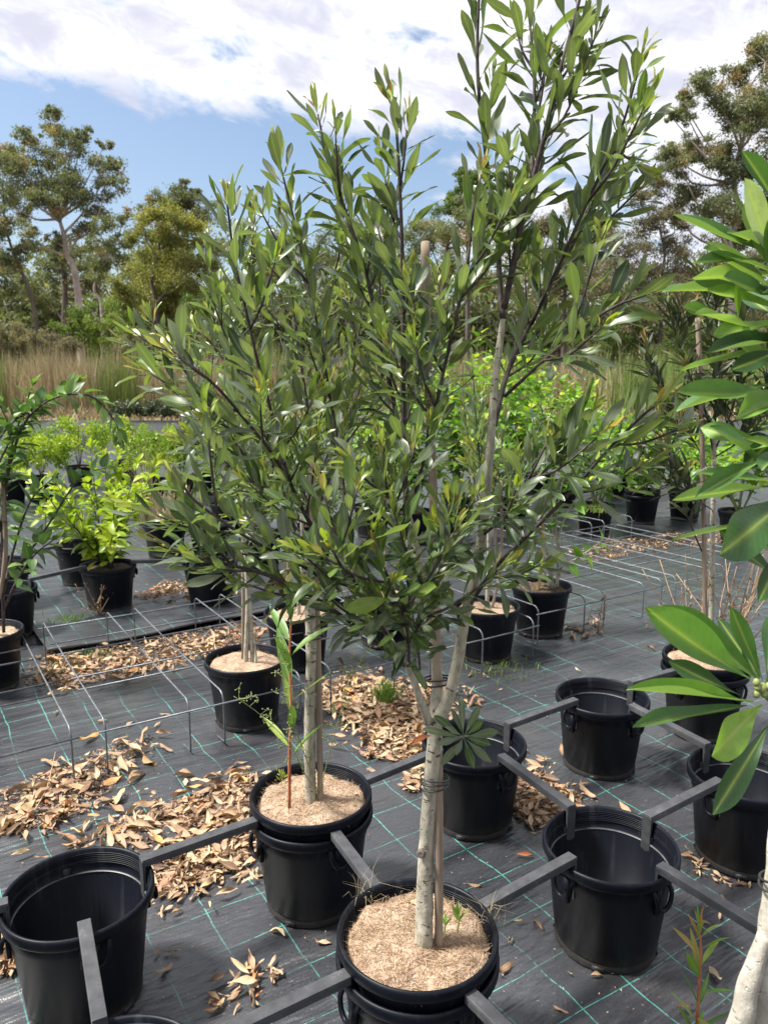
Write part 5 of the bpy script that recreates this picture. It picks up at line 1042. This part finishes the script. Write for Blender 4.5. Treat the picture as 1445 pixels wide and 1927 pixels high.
# ---------------------------------------------------------------- fallen leaves
def litter():
    rg = random.Random(99); POTS = [p[:2] for p in (P_A, P_B, P_C, P_D, P_F, P_M, P_L, P_N, P_J, P_T3, P_T4, P_H, P_I, P_b, P_H2, P_sh)]
    items = []
    def inpoly(x, y, poly):
        c = False; n = len(poly)
        for i in range(n):
            (a, b_), (d, e) = poly[i], poly[i-1]
            if (b_ > y) != (e > y) and x < (d-a)*(y-b_)/(e-b_)+a: c = not c
        return c
    PATCH = [
     ([(120, 1600), (200, 1560), (470, 1455), (500, 1530), (498, 1605), (420, 1650), (300, 1692), (285, 1650), (300, 1590), (200, 1575)], 720, (.035, .10), .030, 'between large lower left pot and weedy pot', (.05, .75)),
     ([(0, 1690), (10, 1740), (30, 1830), (0, 1840)], 60, (.05, .10), .02, 'at the left edge beside the large empty pot', (.1, .85)),
     ([(0, 1490), (140, 1440), (215, 1395), (290, 1385), (230, 1470), (170, 1530), (0, 1580)], 210, (.06, .12), .018, 'in the drift at the left below the wire frame', (.15, .92)),
     ([(60, 1290), (90, 1225), (300, 1200), (480, 1172), (495, 1215), (400, 1235), (300, 1260), (130, 1295)], 620, (.04, .10), .022, 'in the drift under the left wire frame', (.1, .75)),
     ([(600, 1300), (650, 1265), (760, 1290), (830, 1300), (815, 1420), (770, 1440), (690, 1420), (680, 1370), (610, 1330)], 720, (.04, .10), .030, 'in the big drift behind the front trunk', (.12, .85)),
     ([(965, 1470), (1000, 1440), (1050, 1480), (1095, 1500), (1090, 1530), (1010, 1560), (968, 1540)], 190, (.04, .09), .025, 'between the empty pots right of the trunk', (.1, .7)),
     ([(755, 1470), (800, 1440), (810, 1480), (770, 1495)], 34, (.04, .08), .012, 'beside the bar left of the trunk', (.1, 1)),
     ([(1070, 1045), (1130, 1020), (1260, 1005), (1420, 1000), (1400, 1022), (1240, 1030), (1110, 1062)], 330, (.04, .09), .02, 'in the far drift under the right wire frames', (.1, .6)),
     ([(250, 1120), (330, 1095), (420, 1110), (440, 1125), (300, 1145)], 260, (.04, .09), .02, 'beside the lime shrub pot', (.1, .6)),
     ([(395, 1860), (440, 1820), (530, 1815), (520, 1850), (470, 1900), (400, 1915)], 34, (.03, .09), .012, 'on the mat at the bottom left of the front pot', (.05, .9)),
     ([(1290, 1600), (1330, 1630), (1400, 1660), (1440, 1650), (1440, 1665), (1380, 1672), (1310, 1650)], 30, (.025, .06), .008, 'round the foot of the right-edge pot', (.2, .8)),
     ([(1055, 1185), (1130, 1170), (1140, 1195), (1080, 1205)], 24, (.05, .1), .012, 'at the foot of the right wire frame', (.2, .8)),
     ([(820, 1290), (915, 1300), (900, 1330), (840, 1340)], 26, (.04, .1), .012, 'right of the fork of the front trunk', (.2, .8)),
     ([(0, 1350), (1445, 1050), (1445, 1927), (0, 1927)], 120, (.025, .075), .004, 'alone on the bare mat', (.1, 1.0)),
    ]
    for poly, n, L, pile, where, tones in PATCH:
        k = 0; tries = 0; X0 = min(p[0] for p in poly); X1 = max(p[0] for p in poly); Y0 = min(p[1] for p in poly); Y1 = max(p[1] for p in poly)
        while k < n and tries < n*30:
            tries += 1; X = rg.uniform(X0, X1); Y = rg.uniform(Y0, Y1)
            if not inpoly(X, Y, poly): continue
            g_ = G(X, Y)
            if n > 100 and mnoise.noise(Vector((g_[0]*6, g_[1]*6, 1))) < -.12 and rg.random() < .8: continue
            g = g_+(np.array([rg.gauss(0, .07), rg.gauss(0, .07), 0]) if n > 100 else 0)
            if any((g[0]-q[0])**2+(g[1]-q[1])**2 < .172**2 for q in POTS): continue
            k += 1; az = rg.random()*6.283; z = .006+.55*pile*rg.random()**1.6
            d = np.array([math.cos(az), math.sin(az), rg.gauss(0, .13 if pile > .006 else .05)]); nrm = UP+rvec(rg)*(.30 if pile > .006 else .15)
            l = rg.uniform(*L)*(1.2 if rg.random() < .5 else .65); t = rg.uniform(max(0, tones[0]-.1), tones[1]); t = t if rg.random() < .55 else rg.triangular(.2, .8, .55)
            if rg.random() < .09: t = rg.uniform(.85, 1.0)
            items.append((frame(d, nrm if rg.random() < .75 else -nrm, l, np.array([g[0], g[1], z+l*.05])-d*l*.5*np.array([1, 1, 0]), rg.uniform(.7, 1.2)), rg.randrange(9), t, l, where))
    items.sort(key=lambda q: -q[3]/np.linalg.norm(q[0][:3, 3]-CAMP))
    def col(t): return 'dark brown' if t < .2 else 'brown' if t < .38 else 'tan' if t < .6 else 'straw-coloured' if t < .82 else 'yellow' if t < .95 else 'reddish'
    for M4, v, t, l, where in items[:300]:
        o = link('fallen_leaf', K['dry'].me(v, t), None, M4); tag(o, ('long ' if l > .11 else 'small ' if l < .07 else '')+col(t)+' dry leaf '+where, 'leaf', 'fallen leaves '+where)
    o = stuff(link('leaf_litter', K['dry'].merged([(q[0], q[1], q[2]) for q in items[300:]], 'leaf_litter'))); tag(o, 'loose brown leaf litter drifted on the weed mat', 'leaf litter')
    # crumbled mulch under the drifts
    C = []; S_ = []; T = []; rn = np.random.default_rng(4)
    for poly, n, L, pile, where, tones in PATCH[:9]:
        X0 = min(p[0] for p in poly); X1 = max(p[0] for p in poly); Y0 = min(p[1] for p in poly); Y1 = max(p[1] for p in poly)
        for _ in range(n*16):
            X = rg.uniform(X0, X1); Y = rg.uniform(Y0, Y1)
            if inpoly(X, Y, poly):
                g = G(X, Y)
                if any((g[0]-q[0])**2+(g[1]-q[1])**2 < .165**2 for q in POTS): continue
                C.append((g[0], g[1], .004+.012*rg.random())); S_.append(rg.uniform(.006, .018)); T.append(rg.uniform(0, .5))
    for _ in range(1500):
        g = G(rg.uniform(0, 1445), rg.uniform(1050, 1927)); C.append((g[0], g[1], .005)); S_.append(rg.uniform(.002, .006)); T.append(rg.uniform(0, .8))
    V, F, t, rb = face_cloud(np.array(C), S_, T, rn, 0, .35); V[:, 2] = np.maximum(.004, .3*(V[:, 2]-.01)+.01)
    o = stuff(link('crumbled_litter', mesh('crumbled_litter', V, F, 'dry', {'tone': t, 'rib': rb}, flat=True))); tag(o, 'crumbled brown leaf bits and specks on the weed mat', 'leaf litter')
    # a few leaves on the coir
    for X, Y, l, t, zz, lab in [(760, 1700, .07, .88, .355, 'orange-tan dry leaf on the coir left of the front trunk'), (905, 1790, .04, .5, .355, 'small curled dry leaf at the right of the front coir'), (640, 1545, .05, .3, .355, 'curled brown leaf at the front of the weedy pot'), (665, 1490, .035, .86, .355, 'yellow leaf on the coir of the weedy pot'), (575, 1560, .06, .2, .355, 'dark curled leaf at the rim of the weedy pot'), (800, 1800, .035, .32, .355, 'chestnut-brown curled leaf at the foot of the front stake')]:
        g = G(X, Y, zz); d = np.array([math.cos(X), math.sin(X), .15]); tag(link('fallen_leaf', K['dry'].me(X % 9, t), None, frame(d, UP+rvec(rg)*.2, l, g)), lab, 'leaf', 'dry leaves on the coir')
litter()
# pale fallen twig at the left
P = crom([G(60, 1535, .02), G(90, 1480, .03), G(105, 1415, .05)], 4); o = thing('fallen_twig', 'pale forked twig sticking up from the leaf drift at left', 'twig', P[0]); add_stem(o, P, [.003, .0015], 'straw', 'stem', 5); add_stem(o, crom([P[5], G(100, 1440, .05), G(115, 1425, .06)], 3), [.0018, .001], 'straw', 'fork', 5)
# wisps of dry grass on the coir of the front pot
for X, Y, lab in [(925, 1735, 'dry grass wisps over the right rim of the front pot'), (690, 1690, 'dry grass wisps over the left rim of the front pot'), (778, 1775, 'dry grass strands round the foot of the front trunk')]:
    tuft(lab, G(X, Y, .352), 26, .09, .0007, 'reed', (.3, .6), .018, 'dry_grass', 1.1)
